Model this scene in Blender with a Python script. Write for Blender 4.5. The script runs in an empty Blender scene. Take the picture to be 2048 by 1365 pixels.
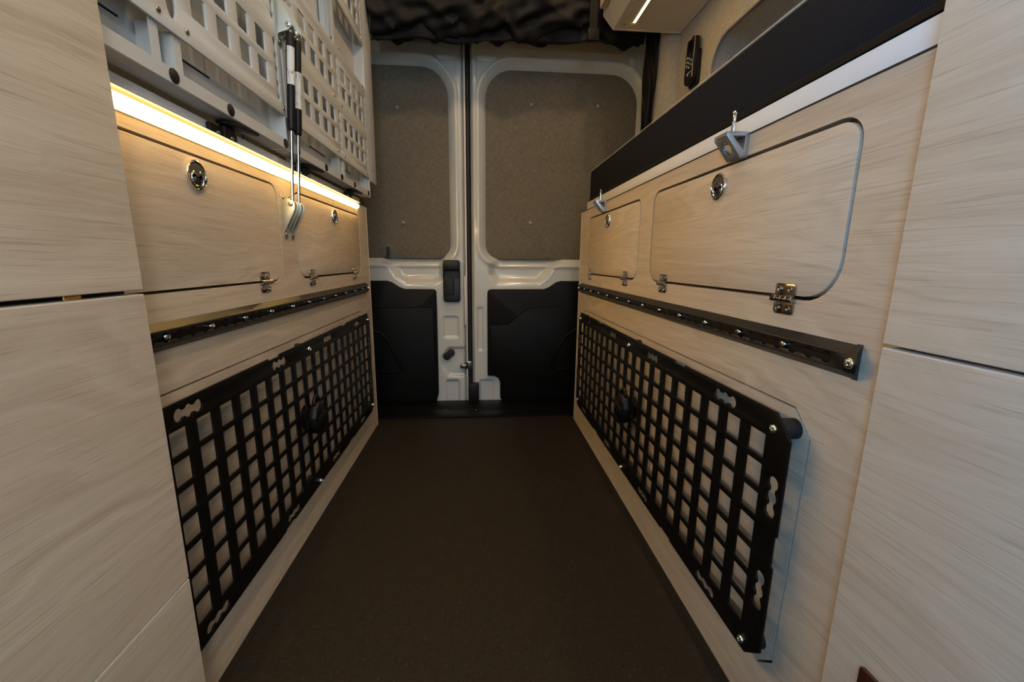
import bpy, bmesh, math, random
import numpy as np
from mathutils import Vector, Matrix

random.seed(7)
scene = bpy.context.scene
COL = scene.collection
PI = math.pi

# ---------------------------------------------------------------- camera
def make_camera():
    yaw, pitch, roll = 0.0780891, 0.1913192, 0.00934093
    cy, sy, cp, sp = math.cos(yaw), math.sin(yaw), math.cos(pitch), math.sin(pitch)
    fwd = Vector((sy*cp, cy*cp, -sp)); right = Vector((cy, -sy, 0)); up = right.cross(fwd)
    cr, sr = math.cos(roll), math.sin(roll)
    r2 = right*cr + up*sr; u2 = up*cr - right*sr
    cam = bpy.data.cameras.new('camera'); ob = bpy.data.objects.new('camera', cam)
    m = Matrix((r2, u2, -fwd)).transposed().to_4x4(); m.translation = Vector((0, 0, 0.62))
    ob.matrix_world = m
    cam.sensor_fit = 'HORIZONTAL'; cam.sensor_width = 36.0; cam.lens = 829.204/2048*36
    cam.clip_start = 0.01
    COL.objects.link(ob); scene.camera = ob
make_camera()

# ---------------------------------------------------------------- world, large lights, exposure
world = bpy.data.worlds.new('world'); scene.world = world; world.use_nodes = True
bg = world.node_tree.nodes['Background']
bg.inputs['Color'].default_value = (0.62, 0.78, 1.0, 1); bg.inputs['Strength'].default_value = 0.25

def area(name, loc, direction, sx, sy, power, color):
    l = bpy.data.lights.new(name, 'AREA'); l.shape = 'RECTANGLE'; l.size = sx; l.size_y = sy
    l.energy = power; l.color = color
    o = bpy.data.objects.new(name, l); COL.objects.link(o)
    o.location = loc; o.rotation_euler = Vector(direction).to_track_quat('-Z', 'Y').to_euler()
    return o
# daylight outside the side-door window (camera's left, behind) and through the cab; opposite, an added fill with no window
area('side_door_daylight', (-1.35, -1.05, 1.12), (1, 0.25, -0.02), 1.7, 0.60, 165.0, (0.17, 0.53, 1.0))
area('cab_daylight', (-0.05, -2.7, 1.25), (0, 1, -0.08), 1.3, 0.9, 23.0, (0.58, 0.82, 1.0))
area('right_side_fill', (0.69, -1.35, 1.15), (-1, 0.25, -0.05), 1.0, 0.8, 40.0, (1.0, 0.95, 0.86))

scene.view_settings.view_transform = 'Standard'
scene.view_settings.look = 'None'
scene.view_settings.gamma = 1.0
scene.view_settings.use_curve_mapping = False
scene.view_settings.exposure = 0.0

# ---------------------------------------------------------------- materials
def new_mat(name):
    m = bpy.data.materials.new(name); m.use_nodes = True
    nt = m.node_tree; b = nt.nodes['Principled BSDF']
    return m, nt, b
def simple(name, col, rough=0.5, metal=0.0, coat=0.0, noise=0.06, nscale=40, bump=0.0, spec=0.5):
    m, nt, b = new_mat(name)
    tc = nt.nodes.new('ShaderNodeTexCoord')
    n = nt.nodes.new('ShaderNodeTexNoise'); n.inputs['Scale'].default_value = nscale; n.inputs['Detail'].default_value = 4
    nt.links.new(tc.outputs['Object'], n.inputs['Vector'])
    r = nt.nodes.new('ShaderNodeMapRange')
    r.inputs['To Min'].default_value = 1-noise; r.inputs['To Max'].default_value = 1+noise
    nt.links.new(n.outputs['Fac'], r.inputs['Value'])
    mx = nt.nodes.new('ShaderNodeVectorMath'); mx.operation = 'SCALE'
    mx.inputs[0].default_value = col; nt.links.new(r.outputs['Result'], mx.inputs['Scale'])
    nt.links.new(mx.outputs['Vector'], b.inputs['Base Color'])
    b.inputs['Roughness'].default_value = rough; b.inputs['Metallic'].default_value = metal
    b.inputs['Coat Weight'].default_value = coat; b.inputs['Coat Roughness'].default_value = 0.08
    b.inputs['Specular IOR Level'].default_value = spec
    if bump:
        bp = nt.nodes.new('ShaderNodeBump'); bp.inputs['Strength'].default_value = bump; bp.inputs['Distance'].default_value = 0.001
        nt.links.new(n.outputs['Fac'], bp.inputs['Height']); nt.links.new(bp.outputs['Normal'], b.inputs['Normal'])
    return m

def noise_node(nt, coord, scl, detail=5, rough=0.55, dist=0.0, loc=(0, 0, 0)):
    mp = nt.nodes.new('ShaderNodeMapping'); mp.inputs['Scale'].default_value = scl; mp.inputs['Location'].default_value = loc
    nt.links.new(coord, mp.inputs['Vector'])
    n = nt.nodes.new('ShaderNodeTexNoise'); n.inputs['Scale'].default_value = 1.0; n.inputs['Detail'].default_value = detail
    n.inputs['Roughness'].default_value = rough; n.inputs['Distortion'].default_value = dist
    nt.links.new(mp.outputs['Vector'], n.inputs['Vector'])
    return n.outputs['Fac']
def math_node(nt, op, a, b=None, c=None, clamp=False):
    n = nt.nodes.new('ShaderNodeMath'); n.operation = op; n.use_clamp = clamp
    for i, v in enumerate((a, b, c)):
        if v is None: continue
        if isinstance(v, (int, float)): n.inputs[i].default_value = v
        else: nt.links.new(v, n.inputs[i])
    return n.outputs[0]
def mapr(nt, v, a, b, c=0.0, d=1.0):
    n = nt.nodes.new('ShaderNodeMapRange'); n.inputs['From Min'].default_value = a; n.inputs['From Max'].default_value = b
    n.inputs['To Min'].default_value = c; n.inputs['To Max'].default_value = d
    nt.links.new(v, n.inputs['Value']); return n.outputs['Result']
def mixc(nt, f, a, b):
    n = nt.nodes.new('ShaderNodeMix'); n.data_type = 'RGBA'
    if isinstance(f, (int, float)): n.inputs[0].default_value = f
    else: nt.links.new(f, n.inputs[0])
    for i, v in ((6, a), (7, b)):
        if isinstance(v, tuple): n.inputs[i].default_value = (*v, 1)
        else: nt.links.new(v, n.inputs[i])
    return n.outputs[2]

def make_wood():
    m, nt, b = new_mat('pale_oak_laminate')
    tc = nt.nodes.new('ShaderNodeTexCoord'); oi = nt.nodes.new('ShaderNodeObjectInfo')
    # shift the grain from panel to panel
    cmb = nt.nodes.new('ShaderNodeCombineXYZ')
    nt.links.new(math_node(nt, 'MULTIPLY', oi.outputs['Random'], 3.0), cmb.inputs[1])
    nt.links.new(math_node(nt, 'MULTIPLY', oi.outputs['Random'], 1.7), cmb.inputs[2])
    ad = nt.nodes.new('ShaderNodeVectorMath'); ad.operation = 'ADD'
    nt.links.new(tc.outputs['Object'], ad.inputs[0]); nt.links.new(cmb.outputs[0], ad.inputs[1])
    co = ad.outputs[0]
    sep = nt.nodes.new('ShaderNodeSeparateXYZ'); nt.links.new(co, sep.inputs[0])
    # slow wander of the growth rings -> cathedral figure
    wander = noise_node(nt, co, (3, 1.5, 5.0), 3, 0.5, 0.4)
    zz = math_node(nt, 'ADD', sep.outputs[2], math_node(nt, 'MULTIPLY', wander, 0.30))
    comb = nt.nodes.new('ShaderNodeCombineXYZ')
    nt.links.new(math_node(nt, 'MULTIPLY', sep.outputs[1], 1.2), comb.inputs[1]); nt.links.new(math_node(nt, 'MULTIPLY', zz, 62), comb.inputs[2])
    rn = nt.nodes.new('ShaderNodeTexNoise'); rn.inputs['Scale'].default_value = 1.0; rn.inputs['Detail'].default_value = 3; rn.inputs['Roughness'].default_value = 0.6
    nt.links.new(comb.outputs[0], rn.inputs['Vector'])
    rings = mapr(nt, rn.outputs['Fac'], 0.30, 0.70)
    streak = mapr(nt, noise_node(nt, co, (60, 4.5, 190), 4, 0.62, 0.3), 0.32, 0.68)
    fine = mapr(nt, noise_node(nt, co, (120, 13, 520), 3, 0.55), 0.54, 0.70)
    blot = noise_node(nt, co, (4, 2.0, 6), 2, 0.5)
    c1 = mixc(nt, rings, (0.43, 0.345, 0.258), (0.60, 0.515, 0.415))
    c2 = mixc(nt, math_node(nt, 'MULTIPLY', streak, 0.5), c1, (0.63, 0.545, 0.435))
    c3 = mixc(nt, math_node(nt, 'MULTIPLY', fine, 0.5), c2, (0.33, 0.25, 0.175))
    c4 = mixc(nt, mapr(nt, blot, 0.35, 0.65, 0.0, 0.22), c3, (0.47, 0.375, 0.30))
    nt.links.new(c4, b.inputs['Base Color'])
    b.inputs['Roughness'].default_value = 0.52; b.inputs['Specular IOR Level'].default_value = 0.35
    bp = nt.nodes.new('ShaderNodeBump'); bp.inputs['Strength'].default_value = 0.16; bp.inputs['Distance'].default_value = 0.0006; bp.invert = True
    nt.links.new(fine, bp.inputs['Height']); nt.links.new(bp.outputs['Normal'], b.inputs['Normal'])
    return m
def make_floor():
    m, nt, b = new_mat('woven_vinyl_floor')
    tc = nt.nodes.new('ShaderNodeTexCoord'); co = tc.outputs['Object']
    sep = nt.nodes.new('ShaderNodeSeparateXYZ'); nt.links.new(co, sep.inputs[0])
    wx = math_node(nt, 'SINE', math_node(nt, 'MULTIPLY', sep.outputs[0], 2*PI/0.0024))
    wy = math_node(nt, 'SINE', math_node(nt, 'MULTIPLY', sep.outputs[1], 2*PI/0.0034))
    weave = math_node(nt, 'MULTIPLY', wx, wy)
    th = noise_node(nt, co, (520, 26, 40), 3, 0.6); cross = noise_node(nt, co, (60, 420, 40), 2, 0.6)
    speck = noise_node(nt, co, (260, 150, 330), 2, 0.6)
    f = math_node(nt, 'ADD', math_node(nt, 'MULTIPLY', mapr(nt, th, 0.35, 0.7), 0.5), math_node(nt, 'MULTIPLY', mapr(nt, weave, -1, 1), 0.5))
    f = math_node(nt, 'MULTIPLY', f, mapr(nt, cross, 0.3, 0.7, 0.4, 1.2), clamp=True)
    c = mixc(nt, f, (0.0014, 0.0011, 0.0008), (0.029, 0.021, 0.0135))
    c = mixc(nt, math_node(nt, 'MULTIPLY', mapr(nt, speck, 0.62, 0.74), 0.7), c, (0.085, 0.068, 0.050))
    nt.links.new(c, b.inputs['Base Color']); b.inputs['Roughness'].default_value = 0.62; b.inputs['Specular IOR Level'].default_value = 0.3
    bp = nt.nodes.new('ShaderNodeBump'); bp.inputs['Strength'].default_value = 0.5; bp.inputs['Distance'].default_value = 0.0012
    nt.links.new(f, bp.inputs['Height']); nt.links.new(bp.outputs['Normal'], b.inputs['Normal'])
    return m
def make_fabric(name, dark, light, s=1.0, bump=0.35, rough=0.9):
    m, nt, b = new_mat(name)
    tc = nt.nodes.new('ShaderNodeTexCoord'); co = tc.outputs['Object']
    a = noise_node(nt, co, (480*s, 480*s, 50*s), 3, 0.6); d = noise_node(nt, co, (50*s, 480*s, 480*s), 3, 0.6)
    big = noise_node(nt, co, (14, 14, 14), 3, 0.6)
    f = math_node(nt, 'MULTIPLY', math_node(nt, 'ADD', a, d), 0.5)
    f2 = math_node(nt, 'ADD', mapr(nt, f, 0.30, 0.70), mapr(nt, big, 0.3, 0.7, -0.04, 0.04), clamp=True)
    nt.links.new(mixc(nt, f2, dark, light), b.inputs['Base Color'])
    b.inputs['Roughness'].default_value = rough; b.inputs['Specular IOR Level'].default_value = 0.15
    bp = nt.nodes.new('ShaderNodeBump'); bp.inputs['Strength'].default_value = bump; bp.inputs['Distance'].default_value = 0.001
    nt.links.new(f, bp.inputs['Height']); nt.links.new(bp.outputs['Normal'], b.inputs['Normal'])
    return m
def make_canvas():
    m, nt, b = new_mat('black_ribbed_canvas')
    tc = nt.nodes.new('ShaderNodeTexCoord'); sep = nt.nodes.new('ShaderNodeSeparateXYZ'); nt.links.new(tc.outputs['Object'], sep.inputs[0])
    wy = math_node(nt, 'SINE', math_node(nt, 'MULTIPLY', math_node(nt, 'ADD', sep.outputs[1], math_node(nt, 'MULTIPLY', sep.outputs[2], 0.5)), 2*PI/0.0022))
    wz = math_node(nt, 'SINE', math_node(nt, 'MULTIPLY', sep.outputs[2], 2*PI/0.0022))
    w = mapr(nt, math_node(nt, 'MULTIPLY', wy, wz), -1, 1)
    n = noise_node(nt, tc.outputs['Object'], (9, 9, 9), 3)
    c = mixc(nt, w, (0.0010, 0.0010, 0.0013), (0.020, 0.022, 0.030))
    c = mixc(nt, mapr(nt, n, 0.55, 0.75, 0, 0.25), c, (0.018, 0.018, 0.021))
    nt.links.new(c, b.inputs['Base Color']); b.inputs['Roughness'].default_value = 0.8; b.inputs['Specular IOR Level'].default_value = 0.1
    bp = nt.nodes.new('ShaderNodeBump'); bp.inputs['Strength'].default_value = 0.5; bp.inputs['Distance'].default_value = 0.001
    nt.links.new(w, bp.inputs['Height']); nt.links.new(bp.outputs['Normal'], b.inputs['Normal'])
    return m
def make_emit(name, col, strength):
    m, nt, b = new_mat(name)
    tc = nt.nodes.new('ShaderNodeTexCoord')
    n = noise_node(nt, tc.outputs['Object'], (6, 6, 6), 2)
    b.inputs['Base Color'].default_value = (0.8, 0.78, 0.7, 1)
    b.inputs['Emission Color'].default_value = (*col, 1)
    nt.links.new(mapr(nt, n, 0, 1, strength*0.95, strength*1.05), b.inputs['Emission Strength'])
    return m
def make_label():
    m, nt, b = new_mat('printed_paper_label')
    tc = nt.nodes.new('ShaderNodeTexCoord')
    a = noise_node(nt, tc.outputs['Object'], (700, 700, 90), 2)
    c = noise_node(nt, tc.outputs['Object'], (60, 60, 45), 2)
    f = math_node(nt, 'MULTIPLY', mapr(nt, a, 0.55, 0.6), mapr(nt, c, 0.52, 0.56))
    nt.links.new(mixc(nt, f, (0.72, 0.72, 0.70), (0.12, 0.12, 0.12)), b.inputs['Base Color'])
    b.inputs['Roughness'].default_value = 0.5
    return m

M = {}
M['wood'] = make_wood()
M['floor'] = make_floor()
M['fabric'] = make_fabric('grey_brown_tweed', (0.075, 0.066, 0.053), (0.20, 0.18, 0.15))
M['wallfabric'] = make_fabric('light_grey_felt', (0.19, 0.18, 0.16), (0.47, 0.445, 0.40), 1.2)
M['canvas'] = make_canvas()
M['shade'] = simple('black_nylon', (0.0055, 0.005, 0.005), 0.6, noise=0.3, nscale=30, spec=0.2)
M['paint'] = simple('white_van_paint', (0.52, 0.545, 0.55), 0.22, coat=0.6, noise=0.02)
M['powder'] = simple('white_powder_coat', (0.56, 0.58, 0.59), 0.42, noise=0.03, nscale=200, bump=0.05)
M['whitelam'] = simple('white_laminate', (0.70, 0.70, 0.71), 0.4, noise=0.02)
M['greypanel'] = simple('grey_laminate', (0.66, 0.63, 0.60), 0.45, noise=0.03)
M['blackmetal'] = simple('black_powder_coat', (0.0030, 0.0026, 0.0022), 0.42, noise=0.1, nscale=300, bump=0.05, spec=0.25)
M['track'] = simple('black_anodised_aluminium', (0.022, 0.019, 0.016), 0.38, metal=0.4, noise=0.08, nscale=90)
M['blackplastic'] = simple('black_plastic', (0.008, 0.0075, 0.0075), 0.42, noise=0.1, nscale=120, bump=0.05, spec=0.3)
M['trimplastic'] = simple('charcoal_door_plastic', (0.0032, 0.0027, 0.0023), 0.5, noise=0.12, nscale=250, bump=0.10, spec=0.15)
M['rubber'] = simple('black_rubber', (0.006, 0.006, 0.007), 0.6, noise=0.1)
M['chrome'] = simple('chrome', (0.80, 0.77, 0.72), 0.07, metal=1.0, noise=0.02)
M['steel'] = simple('zinc_steel', (0.46, 0.47, 0.41), 0.42, metal=0.9, noise=0.12, nscale=60)
M['nickel'] = simple('dark_nickel', (0.42, 0.36, 0.30), 0.16, metal=1.0, noise=0.05)
M['darkchrome'] = simple('shadowed_chrome', (0.20, 0.18, 0.16), 0.12, metal=1.0)
M['alu'] = simple('brushed_aluminium', (0.42, 0.43, 0.44), 0.34, metal=0.85, noise=0.06, nscale=120)
M['rod'] = simple('polished_rod', (0.62, 0.64, 0.68), 0.14, metal=1.0, noise=0.02)
M['inside'] = simple('dark_brown_board', (0.10, 0.062, 0.034), 0.8, noise=0.15)
M['gapdark'] = simple('black_edge_shadow_board', (0.02, 0.014, 0.01), 0.9, noise=0.1)  # near-black tone painting shade into gaps and behind slits
M['edgeband'] = simple('grey_edge_band', (0.26, 0.22, 0.19), 0.5, noise=0.05)
M['whiteedge'] = simple('white_edge_band', (0.62, 0.58, 0.53), 0.4, noise=0.03)
M['walnut'] = simple('dark_red_wood', (0.045, 0.014, 0.008), 0.28, noise=0.4, nscale=25, coat=0.3)
M['brass'] = simple('brass', (0.75, 0.50, 0.22), 0.25, metal=1.0)
M['key'] = simple('pale_grey_key', (0.50, 0.50, 0.48), 0.5)
M['screen'] = simple('dark_glass_screen', (0.006, 0.005, 0.004), 0.08)
M['button'] = simple('beige_trim_button', (0.25, 0.225, 0.19), 0.5)
M['ceiling'] = simple('pale_ceiling_panel', (0.55, 0.53, 0.50), 0.6)
def make_led_profile(name, axis, mid, half, hot, edge, power):
    """frosted cover: bright along its middle where the diodes sit, dimmer towards both edges"""
    m, nt, b = new_mat(name)
    tc = nt.nodes.new('ShaderNodeTexCoord'); sep = nt.nodes.new('ShaderNodeSeparateXYZ'); nt.links.new(tc.outputs['Object'], sep.inputs[0])
    d = math_node(nt, 'ABSOLUTE', math_node(nt, 'SUBTRACT', sep.outputs[axis], mid))
    f = math_node(nt, 'POWER', mapr(nt, d, half, 0.0), power)
    b.inputs['Base Color'].default_value = (0.8, 0.76, 0.66, 1)
    b.inputs['Emission Color'].default_value = (1.0, 0.60, 0.17, 1)
    nt.links.new(math_node(nt, 'ADD', math_node(nt, 'MULTIPLY', f, hot), edge), b.inputs['Emission Strength'])
    return m
M['led'] = make_led_profile('warm_led_diffuser', 2, 0.7842, 0.0100, 170.0, 1.8, 3.0)
M['led2'] = make_led_profile('warm_led_strip', 0, 0.51375, 0.0054, 130.0, 1.6, 2.2)
M['added_led'] = make_emit('added_lamp_lens', (1.0, 0.80, 0.55), 14.0)
M['label'] = make_label()

# ---------------------------------------------------------------- helpers
def link_mesh(name, me, mat, parent=None, smooth=None):
    o = bpy.data.objects.new(name, me); COL.objects.link(o)
    if mat is not None: me.materials.append(M[mat] if isinstance(mat, str) else mat)
    if parent is not None: o.parent = parent
    if smooth is not None: shade(me, smooth)
    return o
def shade(me, angle=35):
    me.polygons.foreach_set('use_smooth', [True]*len(me.polygons))
    me.set_sharp_from_angle(angle=math.radians(angle))
def obj(name, bm, mat, parent=None, smooth=None):
    bmesh.ops.recalc_face_normals(bm, faces=bm.faces)
    me = bpy.data.meshes.new(name); bm.to_mesh(me); bm.free()
    return link_mesh(name, me, mat, parent, smooth)
def thing(name, label, cat, loc=(0, 0, 0), group=None):
    o = bpy.data.objects.new(name, None); COL.objects.link(o); o.empty_display_size = 0.05
    o.location = loc; o['label'] = label; o['category'] = cat
    if group: o['group'] = group
    return o
def tag(o, label, cat, group=None):
    o['label'] = label; o['category'] = cat
    if group: o['group'] = group
    return o
def rebase(root):
    """children were built in world coordinates: keep them there under an Empty that has a location"""
    for c in root.children:
        c.matrix_parent_inverse = Matrix.Translation(root.location).inverted()
    return root
def box(bm, x0, x1, y0, y1, z0, z1, bev=0.0, seg=2):
    r = bmesh.ops.create_cube(bm, size=1.0)
    vs = r['verts']
    for v in vs:
        v.co = Vector(((x0+x1)/2+v.co.x*(x1-x0), (y0+y1)/2+v.co.y*(y1-y0), (z0+z1)/2+v.co.z*(z1-z0)))
    if bev:
        es = list({e for v in vs for e in v.link_edges})
        bmesh.ops.bevel(bm, geom=es, offset=bev, segments=seg, profile=0.5, affect='EDGES')
def boxo(name, dims, mat, parent=None, bev=0.0, seg=2):
    bm = bmesh.new(); box(bm, *dims, bev=bev, seg=seg)
    return obj(name, bm, mat, parent, 35 if bev else None)
def lathe(bm, prof, n=24, axis='x', origin=(0, 0, 0), sign=1):
    """prof: list of (radius, height along axis)"""
    o = Vector(origin); rings = []
    for r, h in prof:
        ring = []
        for i in range(n):
            a = 2*PI*i/n; c, s = r*math.cos(a), r*math.sin(a)
            p = {'x': (h*sign, c, s), 'y': (c, h*sign, s), 'z': (c, s, h*sign)}[axis]
            ring.append(bm.verts.new(o+Vector(p)))
        rings.append(ring)
    for a, b in zip(rings, rings[1:]):
        for i in range(n):
            j = (i+1) % n
            try: bm.faces.new((a[i], a[j], b[j], b[i]))
            except ValueError: pass
    for ring, rev in ((rings[0], True), (rings[-1], False)):
        try: bm.faces.new(ring[::-1] if rev else ring)
        except ValueError: pass
def tube(bm, pts, rad, n=12):
    pts = [Vector(p) for p in pts]; rings = []
    rads = rad if isinstance(rad, (list, tuple)) else [rad]*len(pts)
    prev = None
    for i, p in enumerate(pts):
        t = (pts[min(i+1, len(pts)-1)]-pts[max(i-1, 0)]).normalized()
        if prev is None:
            ref = Vector((0, 0, 1)) if abs(t.z) < 0.9 else Vector((1, 0, 0)); u = t.cross(ref).normalized()
        else: u = (prev - t*prev.dot(t)).normalized()
        prev = u; v = t.cross(u)
        rings.append([bm.verts.new(p+(u*math.cos(2*PI*k/n)+v*math.sin(2*PI*k/n))*rads[i]) for k in range(n)])
    for a, b in zip(rings, rings[1:]):
        for k in range(n): bm.faces.new((a[k], a[(k+1) % n], b[(k+1) % n], b[k]))
    bm.faces.new(rings[0][::-1]); bm.faces.new(rings[-1])
def extrude_profile(bm, prof, y0, y1):
    """prof in (x,z), closed, extruded along y"""
    a = [bm.verts.new((x, y0, z)) for x, z in prof]; b = [bm.verts.new((x, y1, z)) for x, z in prof]
    n = len(prof)
    for i in range(n): bm.faces.new((a[i], a[(i+1) % n], b[(i+1) % n], b[i]))
    bm.faces.new(a[::-1]); bm.faces.new(b)
def rrect(u0, u1, v0, v1, r, n=6):
    """rounded rectangle; r may be one radius or (bl, br, tr, tl)"""
    rs = r if isinstance(r, (tuple, list)) else (r,)*4
    out = []
    for (cu, cv, a0), rr in zip(((u0, v0, PI), (u1, v0, 1.5*PI), (u1, v1, 0), (u0, v1, 0.5*PI)), rs):
        if rr <= 1e-6: out.append((cu, cv)); continue
        ou = cu+rr if cu == u0 else cu-rr; ov = cv+rr if cv == v0 else cv-rr
        for k in range(n+1):
            a = a0+0.5*PI*k/n; out.append((ou+rr*math.cos(a), ov+rr*math.sin(a)))
    return out
def offset_poly(poly, d):
    """offset a convex-ish closed polygon outward by d"""
    n = len(poly); A = sum(poly[i][0]*poly[(i+1) % n][1]-poly[(i+1) % n][0]*poly[i][1] for i in range(n))
    s = 1 if A > 0 else -1; out = []
    for i in range(n):
        p0, p1, p2 = Vector(poly[i-1]), Vector(poly[i]), Vector(poly[(i+1) % n])
        e1 = (p1-p0); e2 = (p2-p1)
        n1 = Vector((e1.y, -e1.x)).normalized()*s; n2 = Vector((e2.y, -e2.x)).normalized()*s
        b = (n1+n2); k = d/max(0.3, (1+n1.dot(n2))/2)/2
        q = p1+b*k; out.append((q.x, q.y))
    return out
def circle(cu, cv, r, n=20, ru=None):
    return [(cu+(ru or r)*math.cos(2*PI*i/n), cv+r*math.sin(2*PI*i/n)) for i in range(n)]
def lobes(cu, cv, centers, r, neck, vertical=False, n=9):
    """slot outline made of round lobes joined by narrow necks"""
    up = []
    for i, c in enumerate(centers):
        if i > 0:
            pass
        a_n = math.asin(min(1, neck/r))
        a0 = PI if i == 0 else PI-a_n
        a1 = 0 if i == len(centers)-1 else a_n
        for k in range(n):
            a = a0+(a1-a0)*k/(n-1); up.append((c+r*math.cos(a), r*math.sin(a)))
    lo = [(u, -v) for u, v in up[::-1][1:-1]]
    pts = up+lo
    return [(cu+v, cv+u) if vertical else (cu+u, cv+v) for u, v in pts]
def plate_mesh(name, outer, holes, t, plane, pos, bevel=0.0):
    """flat plate with real cut-outs. plane 'x': (u,v)->(y,z), 'y': (x,z), 'z': (x,y); pos = middle of thickness"""
    cu = bpy.data.curves.new(name, 'CURVE'); cu.dimensions = '2D'; cu.fill_mode = 'BOTH'
    cu.extrude = max(t/2-bevel, 1e-5); cu.bevel_depth = bevel; cu.bevel_resolution = 1; cu.offset = -bevel
    for poly in [outer]+list(holes):
        sp = cu.splines.new('POLY'); sp.points.add(len(poly)-1)
        for p, q in zip(sp.points, poly): p.co = (q[0], q[1], 0, 1)
        sp.use_cyclic_u = True
    o = bpy.data.objects.new(name, cu); COL.objects.link(o)
    dg = bpy.context.evaluated_depsgraph_get()
    me = bpy.data.meshes.new_from_object(o.evaluated_get(dg))
    bpy.data.objects.remove(o); bpy.data.curves.remove(cu)
    n = len(me.vertices); a = np.empty(n*3); me.vertices.foreach_get('co', a); a = a.reshape(-1, 3)
    if plane == 'x': b = np.stack([a[:, 2]+pos, a[:, 0], a[:, 1]], 1)
    elif plane == 'y': b = np.stack([a[:, 0], pos-a[:, 2], a[:, 1]], 1)
    else: b = np.stack([a[:, 0], a[:, 1], a[:, 2]+pos], 1)
    me.vertices.foreach_set('co', b.ravel()); me.materials.clear(); me.name = name
    bm = bmesh.new(); bm.from_mesh(me); bmesh.ops.remove_doubles(bm, verts=bm.verts, dist=1e-6)
    bmesh.ops.recalc_face_normals(bm, faces=bm.faces); bm.to_mesh(me); bm.free(); me.update()
    return me
def plate(name, outer, holes, t, plane, pos, mat, parent=None, bevel=0.0):
    return link_mesh(name, plate_mesh(name, outer, holes, t, plane, pos, bevel), mat, parent, 30)
def struct(o):
    o['kind'] = 'structure'; return o
def copy_to(o, loc, parent, name=None):
    c = o.copy(); COL.objects.link(c); c.parent = parent; c.location = loc
    return c
def screw_mesh(name, r, h, mat='chrome'):
    """pan-head screw with cross recess, axis +x"""
    bm = bmesh.new()
    lathe(bm, [(r, 0), (r, h*0.45), (r*0.86, h*0.8), (r*0.5, h), (r*0.42, h), (r*0.34, h*0.55), (0.0004, h*0.5)], 16, 'x')
    bmesh.ops.recalc_face_normals(bm, faces=bm.faces)
    me = bpy.data.meshes.new(name); bm.to_mesh(me); bm.free(); me.materials.append(M[mat]); shade(me, 40); return me
def inst(name, me, loc, parent, rotz=0.0):
    o = bpy.data.objects.new(name, me); COL.objects.link(o); o.parent = parent; o.location = loc; o.rotation_euler = (0, 0, rotz)
    return o

# ================================================================ structure
XL, XR = -0.392, 0.372           # faces of the two benches
DOOR_Y = 1.78
WALL_R, WALL_L = 0.70, -0.80
struct(boxo('floor', (WALL_L-0.05, WALL_R+0.12, -2.9, 1.86, -0.03, 0.0), 'floor'))
struct(boxo('ceiling', (WALL_L-0.05, WALL_R+0.12, -2.9, 1.95, 1.92, 1.96), 'ceiling'))
wl = struct(plate('wall_left', [(-2.9, 0), (1.86, 0), (1.86, 1.92), (-2.9, 1.92)], [rrect(-1.72, -0.34, 0.92, 1.58, 0.08, 6)], 0.04, 'x', WALL_L-0.02, 'wallfabric'))  # unseen window opening shaped to keep blue daylight off the low fronts

# right wall with the window niche
niche = rrect(-0.20, 1.335, 0.86, 1.262, 0.075, 8)
wr = struct(plate('wall_right', [(-2.9, 0), (1.568, 0), (1.568, 1.92), (-2.9, 1.92)], [niche], 0.02, 'x', WALL_R+0.01, 'wallfabric'))
bm = bmesh.new()
inner = offset_poly(niche, 0.001)
a = [bm.verts.new((WALL_R+0.004, y, z)) for y, z in inner]; b = [bm.verts.new((WALL_R+0.085, y, z)) for y, z in offset_poly(niche, -0.012)]
for i in range(len(a)): bm.faces.new((a[i], a[(i+1) % len(a)], b[(i+1) % len(a)], b[i]))
bm.faces.new(b)
obj('niche_liner', bm, 'wallfabric', wr, 40)
plate('window_frame', rrect(-0.12, 1.165, 0.90, 1.222, 0.05, 6), [], 0.012, 'x', WALL_R+0.079, 'rubber', wr, 0.002)
tube_bm = bmesh.new(); ring = [(WALL_R-0.001, y, z) for y, z in offset_poly(niche, 0.001)]; tube(tube_bm, ring+[ring[0]], 0.004, 8)
obj('niche_bead', tube_bm, 'wallfabric', wr, 60)

# rounded fabric pillar beside the rear door
bm = bmesh.new()
prof = [(0.705, 1.570), (0.690, 1.572), (0.672, 1.578), (0.662, 1.590), (0.652, 1.612), (0.648, 1.640), (0.650, 1.700), (0.655, 1.77), (0.80, 1.77), (0.80, 1.57)]
lo = [bm.verts.new((x, y, 0.0)) for x, y in prof]; hi = [bm.verts.new((x, y, 1.92)) for x, y in prof]
for i in range(len(prof)):
    j = (i+1) % len(prof); bm.faces.new((lo[i], lo[j], hi[j], hi[i]))
bm.faces.new(lo); bm.faces.new(hi)
struct(obj('trim_1', bm, 'wallfabric', None, 50))
bm = bmesh.new(); box(bm, WALL_L, -0.74, 1.57, 1.77, 0, 1.92, 0.012)
struct(obj('trim_2', bm, 'wallfabric', None, 50))

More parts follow.
